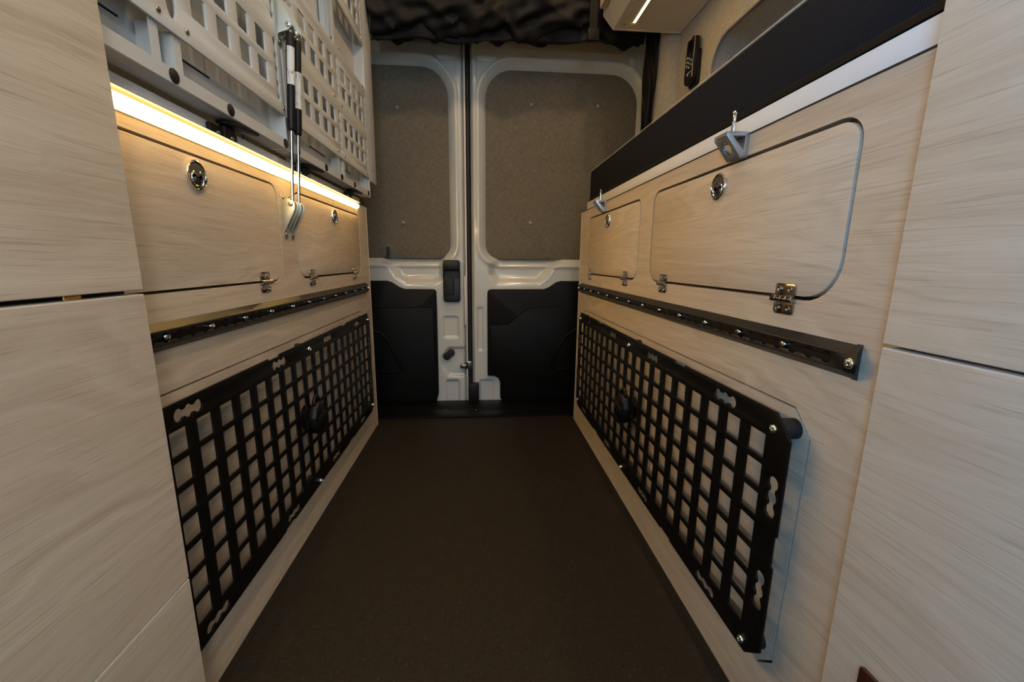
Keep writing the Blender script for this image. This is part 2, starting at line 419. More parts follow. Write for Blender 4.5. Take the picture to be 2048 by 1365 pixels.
# ---------------------------------------------------------------- rear doors: pressed metal as height fields
def sd_box(X, Z, x0, x1, z0, z1, r):
    cx, cz, hx, hz = (x0+x1)/2, (z0+z1)/2, (x1-x0)/2-r, (z1-z0)/2-r
    qx, qz = np.abs(X-cx)-hx, np.abs(Z-cz)-hz
    return np.hypot(np.maximum(qx, 0), np.maximum(qz, 0))+np.minimum(np.maximum(qx, qz), 0)-r
def sd_poly(X, Z, poly):
    d = np.full(X.shape, 1e9); inside = np.zeros(X.shape, bool); n = len(poly)
    for i in range(n):
        (ax, az), (bx, bz) = poly[i], poly[(i+1) % n]
        ex, ez = bx-ax, bz-az
        t = np.clip(((X-ax)*ex+(Z-az)*ez)/(ex*ex+ez*ez), 0, 1)
        d = np.minimum(d, np.hypot(X-ax-t*ex, Z-az-t*ez))
        c = ((az > Z) != (bz > Z)) & (X < (bx-ax)*(Z-az)/((bz-az) if bz != az else 1e-9)+ax)
        inside ^= c
    return np.where(inside, -d, d)
def sst(a, b, x):
    t = np.clip((x-a)/(b-a), 0, 1); return t*t*(3-2*t)
def stamp(d, w): return 1-sst(-w/2, w/2, d)      # 1 inside
CX = -0.048                                       # middle of the van's rear opening
def mir(poly): return [(2*CX-x, z) for x, z in poly][::-1]
WIN_R = (0.031, 0.640, 0.632, 1.354)
def door_mesh(name, x0, x1, right):
    h = 0.004; nx = int((x1-x0)/h)+1; z1 = 1.62; nz = int(z1/h)+1
    xs = np.linspace(x0, x1, nx); zs = np.linspace(0.0, z1, nz); X, Z = np.meshgrid(xs, zs)
    S = X if right else 2*CX-X                    # left door is the mirror image
    D = np.zeros_like(X)
    dw = sd_box(S, Z, *WIN_R[:2], WIN_R[2], WIN_R[3], 0.105)
    # corner radii at the sill are tighter
    dl = sd_box(S, Z, WIN_R[0], WIN_R[1], WIN_R[2], WIN_R[2]+0.4, 0.055); dw = np.where(Z < WIN_R[2]+0.2, dl, dw)
    lip = np.clip(dw/0.034, 0, 1); D += 0.036*(1-np.sin(lip*PI/2))
    D -= 0.006*np.exp(-((dw-0.036)/0.008)**2)     # rolled bead round the window
    # pull scoop under the window
    if right: sc = [(0.040, 0.600), (0.046, 0.560), (0.075, 0.526), (0.250, 0.526), (0.285, 0.556), (0.312, 0.596), (0.345, 0.622), (0.30, 0.640), (0.10, 0.640)]
    else: sc = mir([(-0.150, 0.640), (-0.152, 0.545), (-0.190, 0.522), (-0.310, 0.522), (-0.345, 0.552), (-0.368, 0.590), (-0.400, 0.622), (-0.35, 0.640)][::-1])
    ds = sd_poly(S, Z, sc)
    D += 0.030*stamp(ds+0.006, 0.036)*(0.35+0.65*sst(0.510, 0.560, Z))
    # waist step above the plastic lining
    if right:
        D += 0.005*stamp(sd_poly(S, Z, [(-0.009, 1.388), (0.066, 1.386), (-0.009, 1.300)]), 0.007)
        D += 0.007*stamp(sd_box(S, Z, -0.010, 0.011, 0.235, 0.421, 0.003), 0.006)
        D += 0.010*stamp(sd_box(S, Z, -0.001, 0.059, -0.05, 0.098, 0.012), 0.010)
        D -= 0.006*stamp(sd_box(S, Z, 0.602, 0.622, 1.362, 1.412, 0.009), 0.010)
    else:
        D += 0.005*stamp(sd_poly(S, Z, [(-0.005, 1.387), (0.067, 1.385), (-0.004, 1.299)]), 0.007)
        D += 0.007*stamp(sd_box(X, Z, -0.157, -0.093, 0.291, 0.382, 0.008), 0.008)
        D += 0.010*stamp(sd_box(X, Z, -0.150, -0.094, -0.05, 0.098, 0.012), 0.010)
        D += 0.012*stamp(sd_poly(X, Z, [(-0.02, 0.244), (-0.136, 0.244), (-0.168, 0.205), (-0.168, 0.165), (-0.138, 0.120), (-0.02, 0.117)]), 0.014)
    # inner stiles turn away at the meeting edge
    e = (S-x0) if right else (S-(2*CX-x1))
    D += 0.022*(1-sst(0.0, 0.012, e))
    D += 0.010*sst(1.42, 1.45, Z)
    V = np.stack([X, DOOR_Y+D, Z], -1).reshape(-1, 3)
    i = np.arange(nx-1)[None, :]+np.arange(nz-1)[:, None]*nx
    F = np.stack([i, i+1, i+1+nx, i+nx], -1).reshape(-1, 4)
    me = bpy.data.meshes.new(name); me.from_pydata(V.tolist(), [], F.tolist()); me.update()
    me.polygons.foreach_set('use_smooth', [True]*len(me.polygons))
    return me
def lining(poly, parent, crease, pocket, rim):
    o = plate('lower_lining', poly, [], 0.030, 'y', DOOR_Y-0.006, 'trimplastic', parent, 0.007)
    plate('lining_bulge', crease, [], 0.016, 'y', DOOR_Y-0.024, 'trimplastic', o, 0.0075)
    bm = bmesh.new(); tube(bm, [(x, DOOR_Y-0.030, z) for x, z in rim], 0.0075, 10); obj('pocket_rim', bm, 'trimplastic', o, 60)
    return o

# right-hand door in the picture
d2 = thing('door_2', 'right white rear van door with tweed window panel and charcoal plastic lining', 'door', (0.3, DOOR_Y, 0)); del d2['category']
d2['kind'] = 'structure'
link_mesh('door_skin', door_mesh('door_skin', -0.034, 0.662, True), 'paint', d2)
RW = rrect(WIN_R[0]-0.006, WIN_R[1]+0.006, WIN_R[2]-0.006, WIN_R[3]+0.006, (0.06, 0.06, 0.115, 0.105), 8)
wp = plate('window_panel', RW, [], 0.012, 'y', DOOR_Y+0.032, 'fabric', d2, 0.003)
bm = bmesh.new(); lathe(bm, [(0.0085, 0), (0.0085, 0.002), (0.006, 0.0045), (0.001, 0.0055)], 14, 'y', (0, 0, 0), -1)
bmesh.ops.recalc_face_normals(bm, faces=bm.faces)
BTN = bpy.data.meshes.new('trim_button'); bm.to_mesh(BTN); bm.free(); BTN.materials.append(M['button']); shade(BTN, 50)
for x, z in ((0.208, 1.228), (0.478, 1.233), (0.212, 0.774), (0.478, 0.774)):
    inst('trim_button', BTN, (x*1.014, DOOR_Y+0.026, 0.62+(z-0.62)*1.014), wp)
RP = [(0.62, 0.537), (0.348, 0.537), (0.325, 0.531), (0.295, 0.510), (0.274, 0.502), (0.046, 0.500), (0.036, 0.496), (0.032, 0.486), (0.032, 0.126), (0.036, 0.121), (0.060, 0.121), (0.078, 0.112), (0.087, 0.092), (0.088, 0.018), (0.100, 0.0), (0.62, 0.0)]
lining(RP, d2, [(0.61, 0.425), (0.215, 0.425), (0.180, 0.405), (0.120, 0.352), (0.034+0.006, 0.348), (0.040, 0.136), (0.070, 0.130), (0.098, 0.10), (0.10, 0.01), (0.61, 0.01)], None,
       [(0.60, 0.345), (0.46, 0.338), (0.40, 0.322), (0.363, 0.293), (0.340, 0.25), (0.322, 0.20), (0.312, 0.163), (0.33, 0.150), (0.60, 0.150)])
plate('upper_trim_panel', [(0.035, 1.438), (0.30, 1.430), (0.546, 1.420), (0.572, 1.430), (0.592, 1.458), (0.60, 1.60), (0.035, 1.60)], [], 0.008, 'y', DOOR_Y+0.004, 'wallfabric', d2, 0.002)
rebase(d2)

# left-hand door in the picture
d1 = thing('door_1', 'left white rear van door with black latch handle and tweed window panel', 'door', (-0.4, DOOR_Y, 0)); del d1['category']
d1['kind'] = 'structure'
link_mesh('door_skin', door_mesh('door_skin', 2*CX-0.662, -0.060, False), 'paint', d1)
wp = plate('window_panel', [(2*CX-x, z) for x, z in RW], [], 0.012, 'y', DOOR_Y+0.032, 'fabric', d1, 0.003)
for x, z in ((-0.317, 1.199), (-0.311, 0.768), (-0.56, 1.199), (-0.56, 0.768)):
    inst('trim_button', BTN, (x*1.014, DOOR_Y+0.026, 0.62+(z-0.62)*1.014), wp)
LP = [(-0.70, 0.534), (-0.385, 0.534), (-0.365, 0.528), (-0.335, 0.508), (-0.312, 0.500), (-0.195, 0.500), (-0.186, 0.496), (-0.183, 0.487), (-0.182, 0.40), (-0.183, 0.043), (-0.194, 0.0), (-0.70, 0.0)]
lining(LP, d1, [(-0.69, 0.425), (-0.192, 0.425), (-0.192, 0.05), (-0.20, 0.01), (-0.69, 0.01)], None,
       [(-0.68, 0.335), (-0.47, 0.330), (-0.413, 0.318), (-0.385, 0.28), (-0.350, 0.205), (-0.332, 0.158), (-0.35, 0.148), (-0.68, 0.150)])
plate('upper_trim_panel', [(-0.70, 1.432), (-0.160, 1.434), (-0.145, 1.445), (-0.14, 1.60), (-0.70, 1.60)], [], 0.008, 'y', DOOR_Y+0.004, 'wallfabric', d1, 0.002)
# latch handle
hb = plate('latch_handle', rrect(-0.153, -0.082, 0.447, 0.621, 0.011, 5), [rrect(-0.147, -0.088, 0.548, 0.577, 0.004, 3)], 0.022, 'y', DOOR_Y-0.010, 'blackplastic', d1, 0.003)
boxo('handle_recess', (-0.149, -0.086, DOOR_Y-0.006, DOOR_Y+0.002, 0.545, 0.580), 'rubber', hb)
plate('handle_flap', rrect(-0.1475, -0.107, 0.478, 0.545, 0.003, 3), [], 0.006, 'y', DOOR_Y-0.0235, 'blackplastic', hb, 0.0015)
boxo('handle_lip', (-0.150, -0.085, DOOR_Y-0.030, DOOR_Y-0.020, 0.580, 0.619), 'blackplastic', hb, 0.004)
# grommet, latch striker, seal, floor stop
g = plate('cable_grommet', lobes(0, 0, [-0.012, 0.012], 0.0165, 0.014), [], 0.008, 'y', 0, 'rubber', d1, 0.002)
g.location = (-0.136, DOOR_Y+0.002, 0.215); g.rotation_euler = (0, -math.radians(42), 0)
bm = bmesh.new(); box(bm, -0.087, -0.060, DOOR_Y-0.012, DOOR_Y+0.004, 0.155, 0.172, 0.002); box(bm, -0.066, -0.036, DOOR_Y-0.004, DOOR_Y+0.010, 0.150, 0.185, 0.002)
st = obj('latch_striker', bm, 'nickel', d1, 35)
bm = bmesh.new()
box(bm, -0.060, -0.053, DOOR_Y-0.004, DOOR_Y+0.05, 0.0, 1.62, 0.002)
obj('door_edge', bm, 'greypanel', d1, 35)
bm = bmesh.new(); tube(bm, [(-0.0455, DOOR_Y+0.018, z) for z in (0.0, 0.4, 0.8, 1.2, 1.62)], 0.0085, 12)
obj('rubber_seal', bm, 'rubber', d1, 60)
boxo('edge_bracket', (-0.066, -0.057, DOOR_Y-0.008, DOOR_Y+0.01, 0.345, 0.555), 'greypanel', d1, 0.004)
rebase(d1)
fs = boxo('door_stop', (-0.050, -0.006, DOOR_Y-0.030, DOOR_Y-0.004, 0.006, 0.091), 'blackplastic', None, 0.003)
tag(fs, 'small black plastic block where the two rear doors meet the floor', 'door stop')
# dark outside closing the gap between the doors
struct(boxo('wall_back', (-0.80, 0.75, DOOR_Y+0.06, DOOR_Y+0.08, 0.0, 1.92), 'rubber'))

# fabric header above the doors
struct(boxo('trim_4', (-0.758, 0.646, 1.735, DOOR_Y+0.055, 1.625, 1.919), 'wallfabric', None, 0.006))
# sill plate
sp = struct(plate('trim_3', [(-0.76, 1.582), (0.66, 1.582), (0.66, 1.778), (-0.76, 1.778)], [circle(-0.148, 1.656, 0.026, 24)], 0.006, 'z', 0.0035, 'trimplastic', None, 0.0012))
bm = bmesh.new(); lathe(bm, [(0.0255, 0), (0.0255, 0.003), (0.021, 0.003), (0.019, 0.001), (0.0005, 0.001)], 24, 'z', (-0.148, 1.656, 0.001))
obj('tie_down_cup', bm, 'rubber', sp, 40)
bm = bmesh.new(); lathe(bm, [(0.004, 0), (0.004, 0.001), (0.0015, 0.002)], 12, 'z', (-0.019, 1.652, 0.0065)); obj('screw', bm, 'chrome', sp, 40)

# black strap hanging by the left window
bm = bmesh.new(); box(bm, -0.379, -0.369, DOOR_Y-0.018, DOOR_Y-0.008, 0.628, 0.672, 0.002); box(bm, -0.384, -0.362, DOOR_Y-0.02, DOOR_Y-0.006, 0.624, 0.630, 0.001)
tag(obj('door_peg', bm, 'rubber', None, 35), 'thin black upright peg at the left sill of the left rear window panel', 'peg')

# ================================================================ hardware meshes
SCREW = screw_mesh('screw', 0.0055, 0.0035)
SCREW_S = screw_mesh('screw', 0.0038, 0.0022, 'nickel')
TRACK_SCREW = screw_mesh('track_screw', 0.0058, 0.0075)
def latch_meshes():
    """round chrome push latch, axis +x, disc 40 mm: rim, raised upper half and an open finger cup below"""
    R = 0.0205; bm = bmesh.new()
    lathe(bm, [(R, 0), (R, 0.0022), (R*0.965, 0.0042), (R*0.91, 0.0048), (R*0.86, 0.0042), (R*0.83, 0.0008)], 44, 'x')
    for f in list(bm.faces):
        if len(f.verts) > 4: bm.faces.remove(f)
    # upper half: a polished flap with a wavy lower edge
    n = 20; arc = [(R*0.82*math.cos(PI*(-0.06)+(PI*1.12)*k/n), R*0.82*math.sin(PI*(-0.06)+(PI*1.12)*k/n)) for k in range(n+1)]
    wav = [(-R*0.58, -R*0.02), (-R*0.42, R*0.08), (-R*0.22, R*0.02), (0, -R*0.06), (R*0.22, R*0.02), (R*0.42, R*0.08), (R*0.58, -R*0.02)]
    pts = arc+wav
    f = [bm.verts.new((0.0010, y, z)) for y, z in pts]; g2 = [bm.verts.new((0.0036, y*0.97, z*0.97)) for y, z in pts]
    for i in range(len(pts)):
        j = (i+1) % len(pts); bm.faces.new((f[i], f[j], g2[j], g2[i]))
    bm.faces.new(g2)
    # polished rim of the finger cup
    m = 32; ring = [(R*0.60*math.cos(2*PI*k/m), R*0.52*math.sin(2*PI*k/m)-R*0.24) for k in range(m)]
    tube(bm, [(0.0036, y, z) for y, z in ring]+[(0.0036, *ring[0])], 0.0011, 8)
    bmesh.ops.recalc_face_normals(bm, faces=bm.faces)
    me = bpy.data.meshes.new('push_latch'); bm.to_mesh(me); bm.free(); me.materials.append(M['chrome']); shade(me, 40)
    bm = bmesh.new()
    lathe(bm, [(R*0.84, 0.0010), (R*0.60, 0.0006), (R*0.3, 0.0004), (0.0005, 0.0003)], 32, 'x')
    box(bm, 0.0004, 0.0030, -R*0.22, R*0.26, -R*0.52, -R*0.10, 0.0008, 1)
    bmesh.ops.recalc_face_normals(bm, faces=bm.faces)
    me2 = bpy.data.meshes.new('finger_cup'); bm.to_mesh(me2); bm.free(); me2.materials.append(M['darkchrome']); shade(me2, 40)
    return me, me2
LATCH, CUP = latch_meshes()
def hinge_mesh():
    bm = bmesh.new()
    for z0, z1, r in ((0.003, 0.0185, None), (-0.0185, -0.003, None)):
        pm = plate_mesh('leaf', rrect(-0.0165, 0.0165, z0, z1, 0.004 if True else 0, 4), [], 0.0022, 'x', 0.0011, 0.0004); bm.from_mesh(pm); bpy.data.meshes.remove(pm)
        zc = 0.0117 if z0 > 0 else -0.0117
        for y in (-0.0088, 0.0088):
            lathe(bm, [(0.0036, 0.0), (0.0036, 0.0030), (0.0028, 0.0038), (0.0014, 0.0036), (0.0008, 0.0028)], 12, 'x', (0, y, zc))
    for k in range(4):
        y0 = -0.018+k*0.009
        lathe(bm, [(0.0036, 0), (0.0042, 0.0006), (0.0042, 0.0080), (0.0036, 0.0086)], 14, 'y', (0.0040, y0, 0))
    bmesh.ops.recalc_face_normals(bm, faces=bm.faces)
    me = bpy.data.meshes.new('hinge'); bm.to_mesh(me); bm.free(); me.materials.append(M['nickel']); shade(me, 40); return me
HINGE = hinge_mesh()

# ================================================================ benches
def bench(side, label, y0, y1, depth, hatches, access, gap=0.0045):
    """side +1 = right, -1 = left.  hatches: (ya, yb, za, zb, radii, latch_y, latch_z, hinge ys, clipped)"""
    s = side; xf = XR if s > 0 else XL; ztop = 0.795; t = 0.016
    inward = 0.0 if s < 0 else PI                 # rotation so that hardware's +x faces the aisle
    root = thing('bench_cabinet', label, 'cabinet', (xf+s*0.15, (y0+y1)/2, 0), 'low oak bench cabinets along the aisle')
    holes = []
    for h in hatches: holes.append(offset_poly(h[0], gap/2))
    holes.append(offset_poly(access, 0.0014))
    xm = xf+s*t/2
    face = plate('face_panel', [(y0, 0.0), (y1, 0.0), (y1, ztop-0.001), (y0, ztop-0.001)], holes, t, 'x', xm, 'wood', root)
    for h in hatches:
        hd = plate('hatch_door', offset_poly(h[0], -gap/2), [], t, 'x', xm, 'wood', root, 0.0006)
        l = inst('push_latch', LATCH, (xf, h[1][0], h[1][1]), hd, inward); inst('finger_cup', CUP, (xf, h[1][0], h[1][1]), hd, inward)
        for hy in h[2]: inst('hinge', HINGE, (xf, hy, 0.5775), hd, inward)
    plate('access_panel', offset_poly(access, -0.0014), [], t, 'x', xm, 'wood', root)
    # carcass behind the face
    xb0, xb1 = sorted((xf+s*(t+0.001), xf+s*depth))
    bm = bmesh.new(); box(bm, xb0, xb1, y0+0.001, y1-0.001, 0.0, ztop-0.001); obj('carcass', bm, 'inside', root)
    # light edge bands, rear end and top; right top one paints the shadow gap
    xa, xc = sorted((xf-s*0.0008, xf+s*(t+0.0005)))
    boxo('edge_band', (xa, xc, y1, y1+0.0035, 0.0, ztop), 'whiteedge', root)
    boxo('top_band_and_gap_shade', (xa, xc, y0, y1+0.0035, ztop-0.001, ztop+0.001), 'whiteedge' if s < 0 else 'gapdark', root)
    xe0, xe1 = sorted((xf+s*(t+0.0005), xf+s*depth))
    boxo('end_panel', (xe0, xe1, y1-0.001, y1+0.003, 0.0, ztop), 'wood', root)
    return rebase(root)

Y0L, Y0R = 0.478, 0.334
hL1 = rrect(Y0L+0.002, 0.874, 0.5785, 0.7585, (0.002, 0.035, 0.022, 0.002), 7)
hL2 = rrect(0.952, 1.432, 0.5785, 0.7595, (0.035, 0.030, 0.022, 0.022), 7)
accL = [(Y0L+0.004, 0.092), (1.405, 0.092), (1.430, 0.118), (1.430, 0.422), (1.398, 0.452), (Y0L+0.004, 0.452)]
bench(-1, 'pale oak bench cabinet under the glowing light strip and white perforated bed panels', Y0L, 1.530, 0.40,
      [(hL1, (0.638, 0.732), (0.797,)), (hL2, (1.195, 0.732), (1.015, 1.350))], accL)
hR1 = rrect(0.407, 0.900, 0.5800, 0.7640, (0.045, 0.040, 0.026, 0.026), 7)
hR2 = rrect(0.974, 1.432, 0.5785, 0.7625, (0.032, 0.026, 0.020, 0.020), 7)
accR = [(0.444, 0.089), (1.435, 0.089), (1.462, 0.115), (1.462, 0.420), (1.436, 0.450), (0.440, 0.452), (0.413, 0.423), (0.419, 0.115)]
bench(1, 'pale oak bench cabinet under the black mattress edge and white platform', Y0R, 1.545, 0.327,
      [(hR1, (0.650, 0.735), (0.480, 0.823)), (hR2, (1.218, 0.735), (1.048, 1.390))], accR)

# ================================================================ black cargo tracks with scalloped slot
def track(side, label, y0, y1, scr0, pitch_s, cap_near):
    s = side; xf = XR if s > 0 else XL
    X = lambda d: xf-s*d                           # d = distance out into the aisle
    root = thing('cargo_track', label, 'rail', (xf, (y0+y1)/2, 0.507), 'black cargo tracks on the benches')
    bm = bmesh.new()
    prof = [(0.0003, 0.5415), (0.0100, 0.5335), (0.0100, 0.5315), (0.0085, 0.5315), (0.0085, 0.5330), (0.0020, 0.5330), (0.0020, 0.5155), (0.0085, 0.5155), (0.0085, 0.5170), (0.0100, 0.5170), (0.0100, 0.5150), (0.0003, 0.5070)]
    extrude_profile(bm, [(X(d), z) for d, z in prof], y0, y1)
    obj('track_body', bm, 'track', root)
    # scalloped lips
    p = 0.0242; n = int((y1-y0-0.012)/p); r = 0.0066; neck = 0.0036
    ys = [y0+0.010+p*(k+0.5) for k in range(n)]
    slot = lobes(0, 0.5243, ys, r, neck, n=7)
    plate('track_lips', [(y0, 0.5152), (y1, 0.5152), (y1, 0.5334), (y0, 0.5334)], [slot], 0.0024, 'x', X(0.0109), 'track', root, 0.0007)
    y = scr0
    while y < y1-0.01:
        inst('track_screw', TRACK_SCREW, (X(0.0021), y, 0.5243), root, PI if s > 0 else 0)
        y += pitch_s
    # end cap
    def cap(ya, yb, sign):
        bm = bmesh.new(); n = 8
        pr = [(0.0, 0.5425), (0.0055, 0.5388), (0.0108, 0.5345), (0.0122, 0.5298), (0.0128, 0.5245), (0.0122, 0.5192), (0.0108, 0.5145), (0.0055, 0.5100), (0.0, 0.5060)]
        a = [bm.verts.new((X(d), ya, z)) for d, z in pr]; prev = a
        rings = [a]
        for k in range(1, n+1):
            u = k/n; sc = math.sqrt(max(0.0, 1-(u*0.92)**2))
            rings.append([bm.verts.new((X(d), ya+(yb-ya)*u*(1-0.62*(abs(z-0.5245)/0.018)**1.6), z)) for d, z in pr])
        for q, w in zip(rings, rings[1:]):
            for i in range(len(pr)-1): bm.faces.new((q[i], q[i+1], w[i+1], w[i]))
            bm.faces.new((q[-1], q[0], w[0], w[-1]))
        bm.faces.new(rings[0][::-1]); bm.faces.new(rings[-1])
        c = obj('end_cap', bm, 'blackplastic', root, 30)
        inst('screw', SCREW, (X(0.0118), ya+(yb-ya)*0.42, 0.5245), c, PI if s > 0 else 0)
    cap(y1, y1+0.016, 1)
    if cap_near: cap(y0, y0-0.016, -1)
    return rebase(root)
track(-1, 'black scalloped cargo track on the left bench below its hinged hatches', 0.480, 1.452, 0.534, 0.088, False)
track(1, 'black scalloped cargo track on the right bench with screwed end cap', 0.374, 1.492, 0.371+0.006, 0.0885, True)

# ================================================================ black grid racks standing off the bench faces
def rack(side, label, xr, y0, y1, c0, pitch, ncol, slots_y, chamfer_near, knob_y):
    s = side; xf = XR if s > 0 else XL; z0, z1 = 0.114, 0.4485; t = 0.003
    root = thing('grid_rack', label, 'rack', (xf, (y0+y1)/2, z0), 'black grid racks on the benches')
    ch = 0.026; nt = 0.0035
    def notched(a, b, z, up):
        """edge from a to b with shallow notches"""
        out = []; L = y1-y0
        ns = [(y0+0.235+0.012, y0+0.276+0.012), (y1-0.276, y1-0.235)]
        if a > b: ns = [(q, p) for p, q in ns[::-1]]
        d = -nt if up else nt; sg = 1 if b > a else -1
        for p, q in ns: out += [(p, z), (p+sg*0.002, z+d), (q-sg*0.002, z+d), (q, z)]
        return out
    outer = []
    outer += [(y0+(ch if chamfer_near else 0), z0)] + notched(y0, y1, z0, False) + [(y1-ch, z0), (y1, z0+ch)]
    outer += [(y1, 0.245), (y1-nt, 0.247), (y1-nt, 0.283), (y1, 0.285)]
    outer += [(y1, z1-ch), (y1-ch, z1)] + notched(y1, y0, z1, True)
    if chamfer_near: outer += [(y0+ch, z1), (y0, z1-ch), (y0, 0.302), (y0+nt, 0.300), (y0+nt, 0.262), (y0, 0.260), (y0, z0+ch)]
    else: outer += [(y0, z1)]
    holes = []
    cw = 0.0306; chh = 0.0312
    for i in range(ncol):
        for j in range(7):
            a = c0+pitch*i; b = 0.4150-0.03915*j
            holes.append(rrect(a, a+cw, b-chh, b, 0.0012, 2))
    for y in slots_y:
        holes.append(lobes(y, 0.4315, [-0.0180, 0, 0.0180], 0.0083, 0.0048)); holes.append(lobes(y, 0.1285, [-0.0180, 0, 0.0180], 0.0075, 0.0045))
    if chamfer_near:
        for z in (0.345, 0.217): holes.append(lobes(y0+0.0165, z, [-0.0180, 0, 0.0180], 0.0083, 0.0048, True))
    for z in (0.345, 0.217): holes.append(lobes(y1-0.0165, z, [-0.0180, 0, 0.0180], 0.0083, 0.0048, True))
    plate('grid_plate', outer, holes, t, 'x', xr, 'blackmetal', root, 0.0006)
    ang = PI if s > 0 else 0
    spots = [(knob_y+0.006, z1-0.0185), (knob_y+0.008, z0+0.0085), (y1-0.024, z1-0.021), (y1-0.022, z0+0.022)]
    if chamfer_near: spots += [(y0+0.027, z1-0.021), (y0+0.034, z0+0.012)]
    for y, z in spots:
        inst('screw', SCREW, (xr-s*t/2, y, z), root, ang)
        bm = bmesh.new(); lo, hi = (xr+s*t/2), xf
        lathe(bm, [(0.0125, 0), (0.0125, abs(hi-lo)-0.0002)], 20, 'x', (min(lo, hi)+0.0001, y, z), 1)
        obj('rubber_spacer', bm, 'rubber', root, 40)
    # ribbed turn knob
    bm = bmesh.new(); n = 44; R = 0.036; prof = [(0.75, -0.019), (0.78, 0.000), (0.98, 0.0015), (1.0, 0.006), (0.97, 0.014), (0.86, 0.018), (0.40, 0.0195), (0.02, 0.0195)]
    rings = []
    for k, (q, h) in enumerate(prof):
        ring = []
        for i in range(n):
            a = 2*PI*i/n; rr = R*q*(1+(0.035 if (i % 4) < 2 and 2 <= k <= 5 else 0))
            ring.append(bm.verts.new((-s*h, 0.80*rr*math.cos(a), rr*math.sin(a))))
        rings.append(ring)
    for p, q in zip(rings, rings[1:]):
        for i in range(n): bm.faces.new((p[i], p[(i+1) % n], q[(i+1) % n], q[i]))
    bm.faces.new(rings[-1]); bm.faces.new(rings[0])
    kb = obj('turn_knob', bm, 'blackmetal', root, 45); kb.location = (xr-s*t/2, knob_y, 0.278)
    bm = bmesh.new()
    lp = [(-s*0.008, 0.012*math.cos(a), 0.034+0.014*math.sin(a)) for a in [2*PI*k/24 for k in range(25)]]
    tube(bm, lp, 0.0042, 8); lo = obj('finger_loop', bm, 'blackmetal', kb, 60)
    for k in range(-3, 4):
        bm = bmesh.new(); box(bm, *sorted((-s*0.017, -s*0.0225)), k*0.0068-0.0016, k*0.0068+0.0016, -0.022+abs(k)*0.003, 0.016-abs(k)*0.003, 0.001, 1)
        obj('grip_rib', bm, 'blackmetal', kb, 40)
    return rebase(root)
rack(-1, 'black metal grid rack with turn knob on the left bench', -0.367, 0.482, 1.394, 0.487, 0.0492, 18, (0.525, 0.767, 1.013, 1.257), False, 0.893)
rack(1, 'black metal grid rack with turn knob on the right bench', 0.347, 0.4095, 1.416, 0.4485, 0.0502, 19, (0.538, 0.792, 1.046, 1.300), True, 0.915)

# ================================================================ tall cabinets at the camera's sides
def tall(side, label, x_front, y0, y1, fronts, body_y1):
    s = side; root = thing('tall_cabinet', label, 'cabinet', (s*0.55, y0/2+y1/2, 0), 'tall oak cabinets beside the camera')
    t = 0.018
    xw = (WALL_R-0.004) if s > 0 else (WALL_L+0.004)
    xa, xb = sorted((x_front+s*(t+0.002), xw))
    bm = bmesh.new(); box(bm, xa, xb, y0, body_y1, 0.0, 1.86); obj('carcass', bm, 'gapdark', root)
    for nm, za, zb in fronts:
        xa, xb = sorted((x_front, x_front+s*t))
        f = boxo(nm, (xa, xb, y0, y1, za, zb), 'wood', root, 0.0008, 1)
        boxo('top_edge', (xa+0.0005, xb-0.0005, y0, y1-0.001, zb-0.0008, zb+0.0006), 'whiteedge', f)
    return rebase(root)
tl = tall(-1, 'tall oak cabinet front with stacked panels at the left edge of the picture', -0.358, -0.28, 0.474,
     [('lower_drawer_front', 0.012, 0.2325), ('middle_drawer_front', 0.2345, 0.5810), ('upper_door', 0.5862, 1.86)], 0.474)
tr = tall(1, 'tall oak cabinet front with two panels at the right edge of the picture', 0.354, -0.60, 0.333,
     [('lower_door', 0.004, 0.5475), ('upper_door', 0.5510, 1.86)], 0.3325)
bm = bmesh.new(); box(bm, -0.3745, -0.366, 0.395, 0.412, 0.5812, 0.5855, 0.0006, 1)
c = obj('catch_plate', bm, 'brass', tl, 35); c.matrix_parent_inverse = Matrix.Translation(tl.location).inverted()
c = plate('recessed_grip', rrect(0.05, 0.2955, 0.10, 0.2535, 0.003, 3), [], 0.004, 'x', 0.3522, 'walnut', tr, 0.001)
c.matrix_parent_inverse = Matrix.Translation(tr.location).inverted()

# ================================================================ light strip over the left bench
def led_left():
    root = thing('light_strip', 'glowing warm light strip along the top edge of the left bench', 'light', (-0.388, 0.94, 0.776), None)
    y0, y1 = 0.478, 1.405
    bm = bmesh.new()
    dome = [(XL+0.0012+0.0105*math.sin(PI*k/12), 0.7860-0.0090*math.cos(PI*k/12)) for k in range(13)]
    bm = bmesh.new(); extrude_profile(bm, dome, y0, y1); obj('lens', bm, 'led', root, 40)
    boxo('channel', (XL+0.0002, XL+0.0011, y0, y1+0.002, 0.7764, 0.7952), 'alu', root)
    bm = bmesh.new(); n = 6; rings = []
    for k in range(n+1):
        f = math.cos(PI/2*k/n*0.98); yy = y1+0.008*math.sin(PI/2*k/n)
        rings.append([bm.verts.new((XL+0.0012+(x-XL-0.0012)*f, yy, 0.786+(z-0.786)*f)) for x, z in dome])
    for p, q in zip(rings, rings[1:]):
        for i in range(len(dome)): bm.faces.new((p[i], p[(i+1) % len(dome)], q[(i+1) % len(dome)], q[i]))
    bm.faces.new(rings[-1]); obj('rounded_end', bm, 'led', root, 60)
    boxo('light_shield_lip', (XL+0.0005, XL+0.0165, y0, y1+0.004, 0.7954, 0.7964), 'alu', root)  # lip added to stop the strip shining upward
    return rebase(root)
led_left()
# white backing strip on the counter behind it
tag(boxo('backing_strip', (-0.412, -0.400, 0.478, 1.487, 0.7962, 0.8195), 'whitelam', None, 0.001), 'low white strip standing behind the glowing light strip', 'strip')

